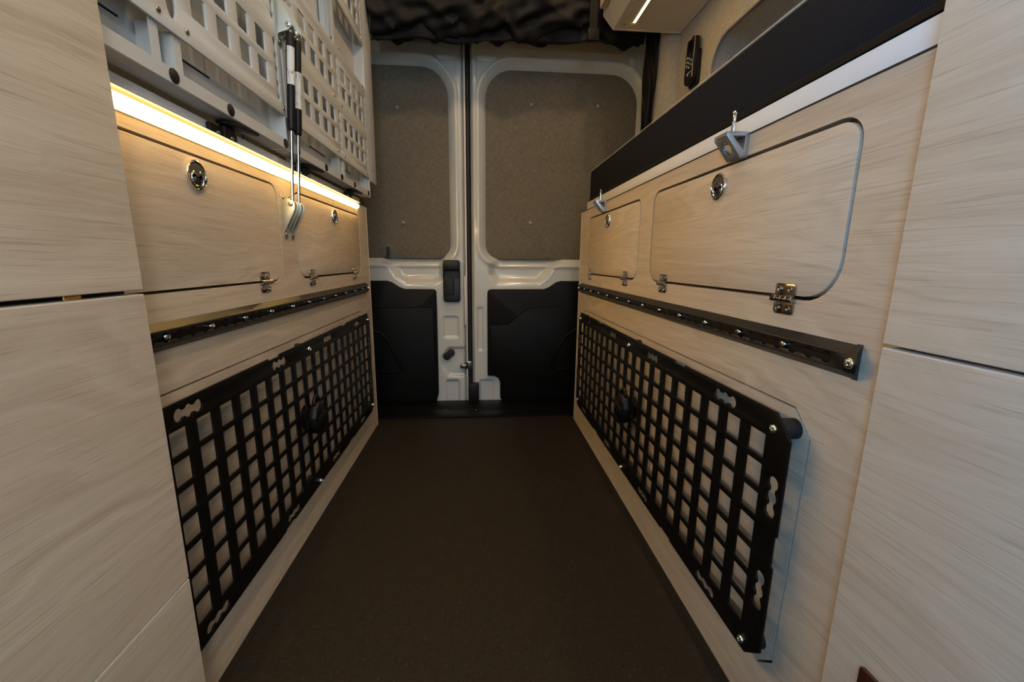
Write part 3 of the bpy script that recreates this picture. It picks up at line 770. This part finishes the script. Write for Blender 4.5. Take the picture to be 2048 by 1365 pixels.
# ================================================================ folded bed panels in white powder-coated metal
XP = -0.372
def perforated(name, y0, y1, z0, z1, cols, rows, slot_cols, slot_rows, parent, extra=(), ellipse=()):
    holes = []
    for c in cols:
        for (za, zb) in rows: holes.append(rrect(c, c+0.0315, za, zb, 0.001, 2))
    for y in slot_cols:
        for (za, zb) in slot_rows:
            m = (za+zb)/2; L = (zb-za)/2-0.0065
            holes.append(lobes(y, m, [-L, -L/2, 0, L/2, L], 0.0068, 0.0040, True, 7))
    holes += list(extra)
    return plate(name, [(y0, z0), (y1, z0), (y1, z1), (y0, z1)], holes, 0.0035, 'x', XP-0.00175, 'powder', parent, 0.0004)
def bottom_rail(y0, y1, parent):
    bm = bmesh.new()
    prof = [(XP, 0.8295), (XP+0.0002, 0.8465), (XP-0.0025, 0.8465), (XP-0.0025, 0.8320), (-0.4005, 0.8320), (-0.4005, 0.8760), (-0.4030, 0.8760), (-0.4030, 0.8285), (XP-0.0012, 0.8285)]
    extrude_profile(bm, prof, y0, y1); return obj('bottom_rail', bm, 'powder', parent)
PLUG = None
def plug(y, z, parent):
    global PLUG
    if PLUG is None:
        bm = bmesh.new(); lathe(bm, [(0.0085, 0), (0.0085, 0.001), (0.0070, 0.0022), (0.0010, 0.0026)], 20, 'x'); bmesh.ops.recalc_face_normals(bm, faces=bm.faces)
        PLUG = bpy.data.meshes.new('black_plug'); bm.to_mesh(PLUG); bm.free(); PLUG.materials.append(M['rubber']); shade(PLUG, 50)
    inst('black_plug', PLUG, (XP, y, z), parent)
def upright(y0, y1, z0, z1, parent, flange=0.014):
    """hat channel: flange, web back, floor, web forward, flange"""
    xf, xb, t = XP-0.0045, -0.4005, 0.0016
    out = [(xf, y0), (xf, y0+flange), (xb+t, y0+flange), (xb+t, y1), (xf, y1), (xf, y1+flange)]
    inn = [(xf-t, y1+flange), (xf-t, y1+t), (xb, y1+t), (xb, y0+flange-t), (xf-t, y0+flange-t), (xf-t, y0)]
    prof = out+inn; bm = bmesh.new()
    a = [bm.verts.new((x, y, z0)) for x, y in prof]; b = [bm.verts.new((x, y, z1)) for x, y in prof]
    for i in range(len(prof)): bm.faces.new((a[i], a[(i+1) % len(prof)], b[(i+1) % len(prof)], b[i]))
    bm.faces.new(a[::-1]); bm.faces.new(b)
    return obj('upright', bm, 'powder', parent)
def back_sheet(y0, y1, z0, z1, slits, parent):
    return plate('back_sheet', [(y0, z0), (y1, z0), (y1, z1), (y0, z1)], [[(a, z), (b, z), (b, z+0.0036), (a, z+0.0036)] for a, b, z in slits], 0.002, 'x', -0.4042, 'powder', parent)
HOLE_ROWS = lambda lo, n, step: [(lo+step*k, lo+step*k+0.0325) for k in range(n)]
def bed_panels():
    # near panel
    A = thing('folding_bed', 'nearer white perforated fold-up bed panel with square holes, left of the gas struts', 'folding bed', (XP, 0.7, 0.8285), 'white folded bed panels')
    rowsA = [(0.928, 0.961), (0.9755, 1.0085), (1.053, 1.086), (1.0995, 1.1325)]
    slots = [(0.911, 1.017), (1.047, 1.150)]
    perforated('perforated_plate', 0.478, 0.9005, 0.8905, 1.165, [0.5297, 0.6410, 0.6970, 0.7560, 0.8110][1:], rowsA, [0.8790], slots, A, extra=[circle(0.602, 0.926, 0.020, 24, ru=0.0095)])
    bottom_rail(0.478, 0.8915, A)
    plate('end_channel', [(XP-0.032, 0.8285), (XP-0.001, 0.8285), (XP-0.001, 1.165), (XP-0.032, 1.165)], [], 0.0025, 'y', 0.9000, 'powder', A)
    boxo('slit_shade_board', (-0.4105, -0.4080, 0.480, 0.896, 0.836, 1.60), 'gapdark', A)  # dark sheet added so the slits read as deep shade
    back_sheet(0.478, 0.898, 0.834, 1.60, [(0.480, 0.560, 0.8835), (0.645, 0.722, 0.8835)], A)
    upright(0.566, 0.604, 0.8470, 0.8930, A, 0.013)
    for y in (0.590, 0.708, 0.8885): plug(y, 0.8385, A)
    for y in (0.577, 0.626): inst('screw', SCREW_S, (XP, y, 0.904), A)
    inst('screw', SCREW_S, (XP, 0.894, 0.902), A)
    perforated('upper_plate', 0.478, 0.9005, 1.293, 1.58, [0.641, 0.697, 0.756, 0.811], [(1.33, 1.363), (1.377, 1.41)], [0.879], [(1.32, 1.42)], A)
    upright(0.80, 0.84, 1.165, 1.293, A)
    rebase(A)
    # far panel
    B = thing('folding_bed', 'farther white perforated fold-up bed panel with square holes, right of the gas struts', 'folding bed', (XP, 1.22, 0.8285), 'white folded bed panels')
    rowsB = [(0.9260, 0.9580), (0.9710, 1.0030), (1.0510, 1.0830), (1.0970, 1.1290)]
    cols = [0.948, 1.0030, 1.0580, 1.1130, 1.1680, 1.2750, 1.3290, 1.3840, 1.4370]
    perforated('perforated_plate', 0.906, 1.5280, 0.8895, 1.166, cols[1:], rowsB, [1.2360, 1.5060, 0.965], [(0.905, 1.011), (1.040, 1.142)], B)
    perforated('upper_plate', 0.906, 1.5280, 1.293, 1.60, cols[1:], [(1.3300, 1.3620), (1.3760, 1.4080), (1.4560, 1.4880), (1.5020, 1.5340)], [1.2360, 1.5060], [(1.310, 1.415), (1.440, 1.545)], B)
    bottom_rail(0.912, 1.5250, B)
    plate('end_channel', [(XP-0.032, 0.8285), (XP-0.001, 0.8285), (XP-0.001, 1.60), (XP-0.032, 1.60)], [], 0.0025, 'y', 1.5265, 'powder', B)
    boxo('slit_shade_board', (-0.4105, -0.4080, 0.908, 1.524, 0.836, 1.62), 'gapdark', B)
    back_sheet(0.906, 1.526, 0.834, 1.62, [(1.090, 1.200, 0.8825), (1.10, 1.20, 1.05), (1.30, 1.42, 0.8825)], B)
    upright(1.2150, 1.2560, 0.8470, 0.8900, B); upright(1.2050, 1.2400, 1.166, 1.293, B); upright(1.500, 1.520, 0.8470, 0.8900, B, 0.004)
    for y in (0.945, 1.105, 1.222, 1.340, 1.497): plug(y, 0.8390, B)
    for y, z in ((1.204, 1.170), (1.262, 1.172), (1.204, 1.035), (1.262, 1.030), (1.207, 0.902), (1.263, 0.901), (1.49, 0.90), (1.495, 1.165)): inst('screw', SCREW_S, (XP, y, z), B)
    # plain end leaf beyond the plate
    plate('end_leaf', [(1.5300, 0.8840), (1.6180, 0.8840), (1.6400, 1.62), (1.5300, 1.62)], [], 0.003, 'x', XP-0.0015, 'powder', B, 0.0004)
    inst('screw', SCREW_S, (XP, 1.565, 0.925), B); inst('screw', SCREW_S, (XP, 1.57, 1.03), B)
    rebase(B)
bed_panels()

# black turn hooks that hold the panels
def hook(y, label):
    root = thing('turn_hook', label, 'hook', (-0.392, y, 0.796), 'black turn hooks under the bed panels')
    bm = bmesh.new(); box(bm, -0.3995, -0.3925, y-0.040, y+0.030, 0.7962, 0.8165, 0.0015, 1); box(bm, -0.398, -0.388, y-0.012, y+0.018, 0.8010, 0.8205, 0.002, 1)
    obj('hook_base', bm, 'blackplastic', root, 35)
    tongue = [(-0.398, y-0.016), (-0.386, y-0.018), (-0.376, y-0.006), (-0.370, y+0.016), (-0.367, y+0.050), (-0.371, y+0.055), (-0.376, y+0.053), (-0.385, y+0.030), (-0.398, y+0.022)]
    plate('hook_tongue', tongue, [], 0.0048, 'z', 0.8235, 'blackplastic', root, 0.0012)
    for dy, z in ((-0.022, 0.806), (0.006, 0.8055)):
        inst('screw', SCREW_S, (-0.3880 if dy > -0.01 else -0.3925, y+dy, z), root)
    return rebase(root)
hook(0.728, 'black turn hook behind the light strip nearest the camera, left of the gas struts')
hook(1.024, 'black turn hook just right of the gas strut rods')
hook(1.356, 'black turn hook at the far end of the bed panel rail')

# ================================================================ gas struts with their steel brackets
def strut(y, label):
    root = thing('gas_strut', label, 'gas strut', (-0.374, y, 0.725), 'pair of black gas struts')
    bot, top = Vector((-0.3735, y, 0.727)), Vector((-0.3500, y, 1.044))
    d = (top-bot); P = lambda f: bot+d*f
    zb = (0.8640-bot.z)/d.z; zt = (1.0340-bot.z)/d.z
    bm = bmesh.new(); tube(bm, [P(0.02), P(0.30), P(zb+0.02)], 0.0033, 14); obj('piston_rod', bm, 'rod', root, 60)
    bm = bmesh.new(); tube(bm, [P(zb), P(zb+0.004), P(zb+0.014), P(0.60), P(zt-0.02), P(zt)], [0.0052, 0.0066, 0.0072, 0.0072, 0.0072, 0.0064], 20)
    cy = obj('cylinder', bm, 'blackplastic', root, 50)
    bm = bmesh.new()
    u = d.normalized(); side = Vector((0, 1, 0)); f = u.cross(side)
    za, zc = (0.945 if y < 0.91 else 0.912), (1.010 if y < 0.91 else 0.978)
    rows = []
    for z in (za, zc):
        c = P((z-bot.z)/d.z)
        rows.append([bm.verts.new(c+(side*math.cos(a)+f*math.sin(a))*0.0074) for a in [math.radians(150+12*k) for k in range(11)]])
    for i in range(10): bm.faces.new((rows[0][i], rows[0][i+1], rows[1][i+1], rows[1][i]))
    # choose the side that faces the aisle and camera
    obj('paper_label', bm, 'label', cy, 60)
    bm = bmesh.new(); lathe(bm, [(0.0055, -0.0055), (0.0062, -0.004), (0.0062, 0.004), (0.0055, 0.0055)], 16, 'y', tuple(P(0.0))); obj('eyelet', bm, 'steel', root, 40)
    bm = bmesh.new(); lathe(bm, [(0.0055, -0.0055), (0.0062, -0.004), (0.0062, 0.004), (0.0055, 0.0055)], 16, 'y', tuple(P(1.0))); 
    tube(bm, [P(zt-0.01), P(0.985)], 0.004, 10); obj('eyelet', bm, 'steel', root, 40)
    return rebase(root)
strut(0.899, 'nearer of the two black gas struts, its silver rod crossing the light strip')
strut(0.929, 'farther of the two black gas struts, half hidden behind the nearer one')
def lower_bracket(y, label):
    root = thing('strut_bracket', label, 'bracket', (XL, y, 0.66), 'steel strut brackets')
    tri = [(XL+0.0006, 0.735), (XL+0.013, 0.7365), (XL+0.0235, 0.7330), (XL+0.0268, 0.7260), (XL+0.0258, 0.7160), (XL+0.004, 0.676), (XL+0.0006, 0.672)]
    for dy in (-0.0078, 0.0078):
        plate('side_plate', tri, [], 0.0018, 'y', y+dy, 'steel', root, 0.0003)
    base = [(y-0.0085, 0.661), (y+0.0085, 0.661), (y+0.0085, 0.745), (y-0.0085, 0.745)]
    plate('base_plate', rrect(y-0.0085, y+0.0085, 0.660, 0.746, 0.004, 3), [circle(y, 0.669, 0.0052, 14, ru=0.0036), circle(y, 0.7395, 0.0042, 14, ru=0.003)], 0.0018, 'x', XL+0.0010, 'steel', root, 0.0003)
    bm = bmesh.new(); lathe(bm, [(0.0046, 0), (0.0046, 0.002), (0.003, 0.0032), (0.0012, 0.0032)], 12, 'y', (XL+0.0185, y-0.0087, 0.727), -1); obj('pivot_bolt', bm, 'chrome', root, 40)
    for z in (0.6685, 0.7395): inst('screw', SCREW_S, (XL+0.0015, y, z), root)
    return rebase(root)
lower_bracket(0.899, 'nearer steel strut bracket screwed to the left bench face')
lower_bracket(0.929, 'farther steel strut bracket screwed to the left bench face')
def upper_bracket(y, label):
    root = thing('strut_bracket', label, 'bracket', (XP, y, 1.03), 'steel strut brackets')
    tri = [(XP+0.0006, 1.100), (XP+0.009, 1.096), (XP+0.0275, 1.052), (XP+0.0280, 1.043), (XP+0.0220, 1.036), (XP+0.004, 1.030), (XP+0.0006, 1.024)]
    for dy in (-0.0078, 0.0078): plate('side_plate', tri, [], 0.0018, 'y', y+dy, 'steel', root, 0.0003)
    plate('base_plate', rrect(y-0.0085, y+0.0085, 1.012, 1.115, 0.004, 3), [circle(y, 1.019, 0.0045, 14, ru=0.0034)], 0.0018, 'x', XP+0.0010, 'steel', root, 0.0003)
    bm = bmesh.new(); lathe(bm, [(0.0046, 0), (0.0046, 0.002), (0.003, 0.0032), (0.0012, 0.0032)], 12, 'y', (XP+0.0220, y-0.0087, 1.0440), -1); obj('pivot_bolt', bm, 'chrome', root, 40)
    inst('screw', SCREW_S, (XP+0.0015, y, 1.0185), root)
    return rebase(root)
upper_bracket(0.899, 'nearer steel strut bracket on the white bed panel at the top of the picture')
upper_bracket(0.929, 'farther steel strut bracket on the white bed panel at the top of the picture')

# ================================================================ right side: platform, mattress, corner clamps
tag(boxo('bed_platform', (0.386, 0.696, Y0R, 1.531, 0.7965, 0.8275), 'whitelam', None, 0.0012), 'white platform board lying on the right bench under the black mattress', 'board')
bm = bmesh.new()
outl = [(Y0R, 0.8280), (1.497, 0.8280), (1.499, 0.8310), (1.501, 0.905), (1.494, 0.9265), (Y0R, 0.9265)]
mt = plate('mattress', outl, [], 0.300, 'x', 0.386+0.150, 'canvas', None, 0.006)
tag(mt, 'long black ribbed fabric mattress on the white platform over the right bench', 'mattress')
bm = bmesh.new(); tube(bm, [(0.3868, Y0R, 0.9265), (0.3868, 0.9, 0.9265), (0.3868, 1.493, 0.9265)], 0.0011, 6)
obj('piping', bm, 'key', mt, 60)
boxo('hem', (0.3850, 0.3866, Y0R, 1.494, 0.8285, 0.8370), 'shade', mt, 0.0006, 1)
def clamp(y, label):
    root = thing('corner_clamp', label, 'clamp', (XR, y, 0.765), 'aluminium corner clamps on the right bench')
    xo, xi = XR-0.0325, XR-0.0004; z0, z1 = 0.7640, 0.7975; w = 0.032
    def tri(o): return [(xi, z0), (xi, z1), (xo, z1), (xo, z1-0.006), (xi-0.0105, z0)]
    inner = [(xi-0.0055, z0+0.0085), (xi-0.0055, z1-0.0055), (xo+0.0085, z1-0.0055)]
    for ya in (y, y+w-0.004):
        plate('side_frame', tri(0), [inner], 0.004, 'y', ya+0.002, 'alu', root, 0.0004)
    boxo('top_web', (xo, xi, y+0.004, y+w-0.004, z1-0.005, z1), 'alu', root, 0.0004, 1)
    boxo('wall_web', (xi-0.005, xi, y+0.004, y+w-0.004, z0, z1-0.005), 'alu', root, 0.0004, 1)
    # sloping web with a round hole
    L = math.hypot((xi-0.0105)-xo, (z1-0.006)-z0)
    me = plate_mesh('sloping_web', [(0, y+0.004), (L, y+0.004), (L, y+w-0.004), (0, y+w-0.004)], [circle(L*0.5, y+w/2, 0.0095, 20)], 0.004, 'z', 0.0, 0.0004)
    o = link_mesh('sloping_web', me, 'alu', root, 30)
    dx, dz = (xi-0.0105-xo), -((z1-0.006)-z0); ang = math.atan2(-dz, dx)
    o.rotation_euler = (0, ang, 0); o.location = (xo+0.0021, 0, z1-0.006+0.0008)
    bm = bmesh.new(); px, py = XR-0.0150, y+0.016
    lathe(bm, [(0.0052, 0), (0.0052, 0.0022), (0.0031, 0.0026), (0.0031, 0.0160), (0.0021, 0.0170), (0.0021, 0.0260), (0.0030, 0.0275), (0.0034, 0.0292), (0.0026, 0.0308), (0.0006, 0.0315)], 14, 'z', (px, py, z1+0.0001))
    obj('plunger_pin', bm, 'chrome', root, 40)
    bm = bmesh.new(); lathe(bm, [(0.0046, 0), (0.0046, 0.003), (0.0022, 0.0042)], 12, 'x', (xi-0.005, py, z0+0.014), -1); obj('bolt_head', bm, 'chrome', root, 40)
    return rebase(root)
clamp(0.588, 'nearer aluminium corner clamp with upright pin above the big right hatch')
clamp(1.244, 'farther aluminium corner clamp with upright pin at the rear end of the right bench')

# ================================================================ overhead locker on the right
oc = thing('overhead_locker', 'grey overhead locker with oak front high on the right wall', 'cabinet', (0.56, 0.95, 1.40))
bm = bmesh.new(); extrude_profile(bm, [(0.699, 1.404), (0.474, 1.404), (0.474, 1.40+0.004), (0.4255, 1.4405), (0.4255, 1.86), (0.699, 1.86)], 0.336, 1.555); obj('locker_body', bm, 'greypanel', oc)
boxo('bottom_panel', (0.4770, 0.698, 0.336, 1.5580, 1.4000, 1.4040), 'greypanel', oc, 0.0006, 1)
bm = bmesh.new(); extrude_profile(bm, [(0.4765, 1.4000), (0.4600, 1.4000), (0.4240, 1.4390), (0.4258, 1.4402), (0.4612, 1.4040), (0.4765, 1.4040)], 0.336, 1.5580); obj('bevelled_valance', bm, 'greypanel', oc)
bm = bmesh.new(); extrude_profile(bm, [(0.699, 1.3985), (0.4595, 1.3985), (0.4225, 1.4390), (0.4225, 1.47), (0.699, 1.47)], 1.5580, 1.5660); obj('end_trim', bm, 'greypanel', oc)
boxo('locker_door', (0.4040, 0.4225, 0.336, 1.540, 1.4470, 1.86), 'wood', oc, 0.0008, 1)
for y in (1.53, 1.395):
    bm = bmesh.new(); lathe(bm, [(0.0035, 0), (0.003, 0.001), (0.001, 0.0012)], 10, 'z', (0.487, y, 1.3999), -1); obj('screw', bm, 'nickel', oc, 40)
rebase(oc)
ls = thing('light_strip', 'slim warm light strip under the overhead locker at the top right', 'light', (0.514, 0.9, 1.40))
boxo('led_lens', (0.5085, 0.5190, 0.345, 1.512, 1.3972, 1.3995), 'led2', ls)
bm = bmesh.new(); box(bm, 0.5070, 0.5085, 0.345, 1.5135, 1.3966, 1.3998); box(bm, 0.5190, 0.5205, 0.345, 1.5135, 1.3966, 1.3998); obj('channel', bm, 'alu', ls)
rebase(ls)

# ================================================================ handset on the wall
hs = thing('wall_handset', 'black keypad handset in a cradle on the fabric wall', 'handset', (0.69, 1.43, 1.19))
body = [(1.402, 1.316), (1.398, 1.300), (1.398, 1.255), (1.402, 1.225), (1.401, 1.205), (1.408, 1.192), (1.420, 1.186), (1.444, 1.186), (1.455, 1.194), (1.458, 1.210), (1.456, 1.300), (1.452, 1.314), (1.440, 1.322), (1.414, 1.322)]
plate('handset_body', body, [], 0.017, 'x', 0.6815, 'blackplastic', hs, 0.003)
plate('cradle', rrect(1.400, 1.458, 1.180, 1.285, 0.012, 4), [], 0.0095, 'x', 0.6945, 'blackplastic', hs, 0.002)
plate('display', rrect(1.408, 1.448, 1.274, 1.314, 0.003, 3), [], 0.0012, 'x', 0.6726, 'screen', hs, 0.0002)
bm = bmesh.new(); tube(bm, [(0.6735, y, z) for y, z in [(1.4005, 1.314), (1.3995, 1.295), (1.400, 1.268), (1.4035, 1.245), (1.404, 1.22), (1.403, 1.200)]], 0.0011, 6); obj('edge_line', bm, 'alu', hs, 60)
kb = bmesh.new(); lathe(kb, [(0.0034, 0), (0.0034, 0.0008), (0.002, 0.0014), (0.0005, 0.0015)], 12, 'x', (0, 0, 0), -1)
bmesh.ops.recalc_face_normals(kb, faces=kb.faces); KEY = bpy.data.meshes.new('key'); kb.to_mesh(KEY); kb.free(); KEY.materials.append(M['key']); shade(KEY, 50)
for y, z in [(1.442, 1.267), (1.428, 1.261), (1.413, 1.251), (1.442, 1.255), (1.428, 1.248), (1.413, 1.238), (1.442, 1.243), (1.428, 1.235)]:
    inst('key', KEY, (0.6729, y, z), hs)
bm = bmesh.new(); box(bm, 0.6722, 0.6730, 1.411, 1.434, 1.2165, 1.2190); box(bm, 0.6722, 0.6730, 1.430, 1.436, 1.2120, 1.2165); obj('front_mark', bm, 'key', hs)
bm = bmesh.new(); box(bm, 0.6722, 0.6730, 1.420, 1.438, 1.3165, 1.3185); obj('top_mark', bm, 'key', hs)
rebase(hs)

# ================================================================ rolled black shade above the doors, hanging curtain
def rolled_shade():
    root = thing('rolled_shade', 'crumpled black fabric shade rolled up above the rear doors', 'shade', (0.1, 1.64, 1.36))
    rng = np.random.RandomState(4)
    nx, na = 220, 64
    xs = np.linspace(-0.366, 0.598, nx); A = np.linspace(0, 2*PI, na, endpoint=False)
    X, T = np.meshgrid(xs, A, indexing='ij')
    R = 0.078+0*X
    for k in range(26):
        f = rng.uniform(4, 44); g = rng.randint(1, 8); ph = rng.uniform(0, 6.28); ph2 = rng.uniform(0, 6.28)
        R += 0.0060/(1+f*0.06)*np.sin(f*X*2.2+ph+1.6*np.sin(2.3*X+ph2)+0.9*g*np.sin(T+ph2))*np.cos(g*T+ph2)
    ridge = np.abs(np.sin(9*X+2.2*np.sin(3*X)+2.0*T)); R += 0.010*(1-ridge)**3
    zc = 1.492+0.018*sst_np(X, 0.05, 0.6)
    zc = zc+0.006*np.sin(7*X)
    V = np.stack([X+0.004*np.sin(5*T+20*X), 1.655-R*0.90*np.cos(T), zc+R*1.22*np.sin(T)], -1).reshape(-1, 3)
    F = []
    for i in range(nx-1):
        for j in range(na):
            k = (j+1) % na; F.append((i*na+j, i*na+k, (i+1)*na+k, (i+1)*na+j))
    F.append(tuple(range(na))); F.append(tuple((nx-1)*na+j for j in range(na-1, -1, -1)))
    me = bpy.data.meshes.new('fabric_roll'); me.from_pydata(V.tolist(), [], F); me.update()
    link_mesh('fabric_roll', me, 'shade', root, 70)
    # hanging lower flap with a soft hem
    nz = 14; V = []; F = []
    for i, x in enumerate(xs):
        for j in range(nz):
            v = j/(nz-1); zb = 1.372+0.006*math.sin(3.1*x+0.6)+0.020*max(0, x)/0.6+0.002*math.sin(21*x)+0.001*math.sin(47*x+1)
            z = 1.50+(zb-1.50)*v
            V.append((x, 1.620+0.020*v+0.010*math.sin(17*x+3*v)*v+0.006*math.sin(33*x-2*v)*v, z))
    for i in range(nx-1):
        for j in range(nz-1): a = i*nz+j; F.append((a, a+1, a+nz+1, a+nz))
    me = bpy.data.meshes.new('hanging_flap'); me.from_pydata(V, [], F); me.update()
    fl = link_mesh('hanging_flap', me, 'shade', root, 70)
    so = fl.modifiers.new('thickness', 'SOLIDIFY'); so.thickness = 0.003
    # webbing strap with buckle
    bm = bmesh.new(); box(bm, 0.372, 0.400, 1.545, 1.549, 1.370, 1.62, 0.001, 1); obj('webbing_strap', bm, 'shade', root, 35)
    bm = bmesh.new(); box(bm, 0.366, 0.406, 1.538, 1.552, 1.352, 1.390, 0.004, 2); obj('buckle', bm, 'shade', root, 35)
    return rebase(root)
def sst_np(x, a, b):
    t = np.clip((x-a)/(b-a), 0, 1); return t*t*(3-2*t)
rolled_shade()
def curtain():
    nu, nz = 40, 80; V = []; F = []
    for i in range(nu):
        u = i/(nu-1)
        for j in range(nz):
            v = j/(nz-1); z = 1.470-(1.470-0.80)*v
            wdt = 0.040+0.024*math.sin(PI*min(1, v*1.25)); x = 0.602+0.008*(1-v) + wdt*u - 0.012*v
            fold = 0.012*math.sin(5.5*u+9.5*v)+0.007*math.sin(13*u-15*v)
            V.append((x, 1.640-0.012*math.sin(PI*u)+fold, z))
    for i in range(nu-1):
        for j in range(nz-1): a = i*nz+j; F.append((a, a+1, a+nz+1, a+nz))
    me = bpy.data.meshes.new('side_curtain'); me.from_pydata(V, [], F); me.update()
    o = link_mesh('side_curtain', me, 'shade', None, 70)
    so = o.modifiers.new('thickness', 'SOLIDIFY'); so.thickness = 0.004
    tag(o, 'narrow black gathered curtain hanging beside the right rear door', 'curtain')
curtain()

# ================================================================ unseen fill lamps added on the ceiling to warm the lower aisle
def added_ceiling_lamp(x, y, k, label):
    root = thing('added_ceiling_lamp', label, 'lamp', (x, y, 1.92), 'added round fill lamps')
    bm = bmesh.new(); lathe(bm, [(0.040, 0), (0.040, 0.008), (0.034, 0.012), (0.033, 0.006)], 24, 'z', (x, y, 1.92), -1); obj('bezel', bm, 'alu', root, 40)
    bm = bmesh.new(); lathe(bm, [(0.033, 0.006), (0.030, 0.010), (0.001, 0.011)], 24, 'z', (x, y, 1.92), -1); obj('lens', bm, 'added_led', root, 40)
    l = bpy.data.lights.new('added_lamp_light', 'AREA'); l.shape = 'DISK'; l.size = 0.07; l.energy = k; l.color = (1.0, 0.68, 0.35)
    o = bpy.data.objects.new('added_lamp_light', l); COL.objects.link(o); o.location = (x, y, 1.900); o.parent = root
    rebase(root)
for y, where in ((1.15, 'rear'), (0.35, 'middle'), (-0.45, 'front')):
    added_ceiling_lamp(-0.32, y, {1.15: 1.7, 0.35: 0.7, -0.45: 0.5}[y], 'unseen round fill lamp added over the left side of the aisle, %s of its row' % where)
    added_ceiling_lamp(0.28, y, {1.15: 3.0, 0.35: 3.6, -0.45: 2.2}[y], 'unseen round fill lamp added over the right side of the aisle, %s of its row' % where)
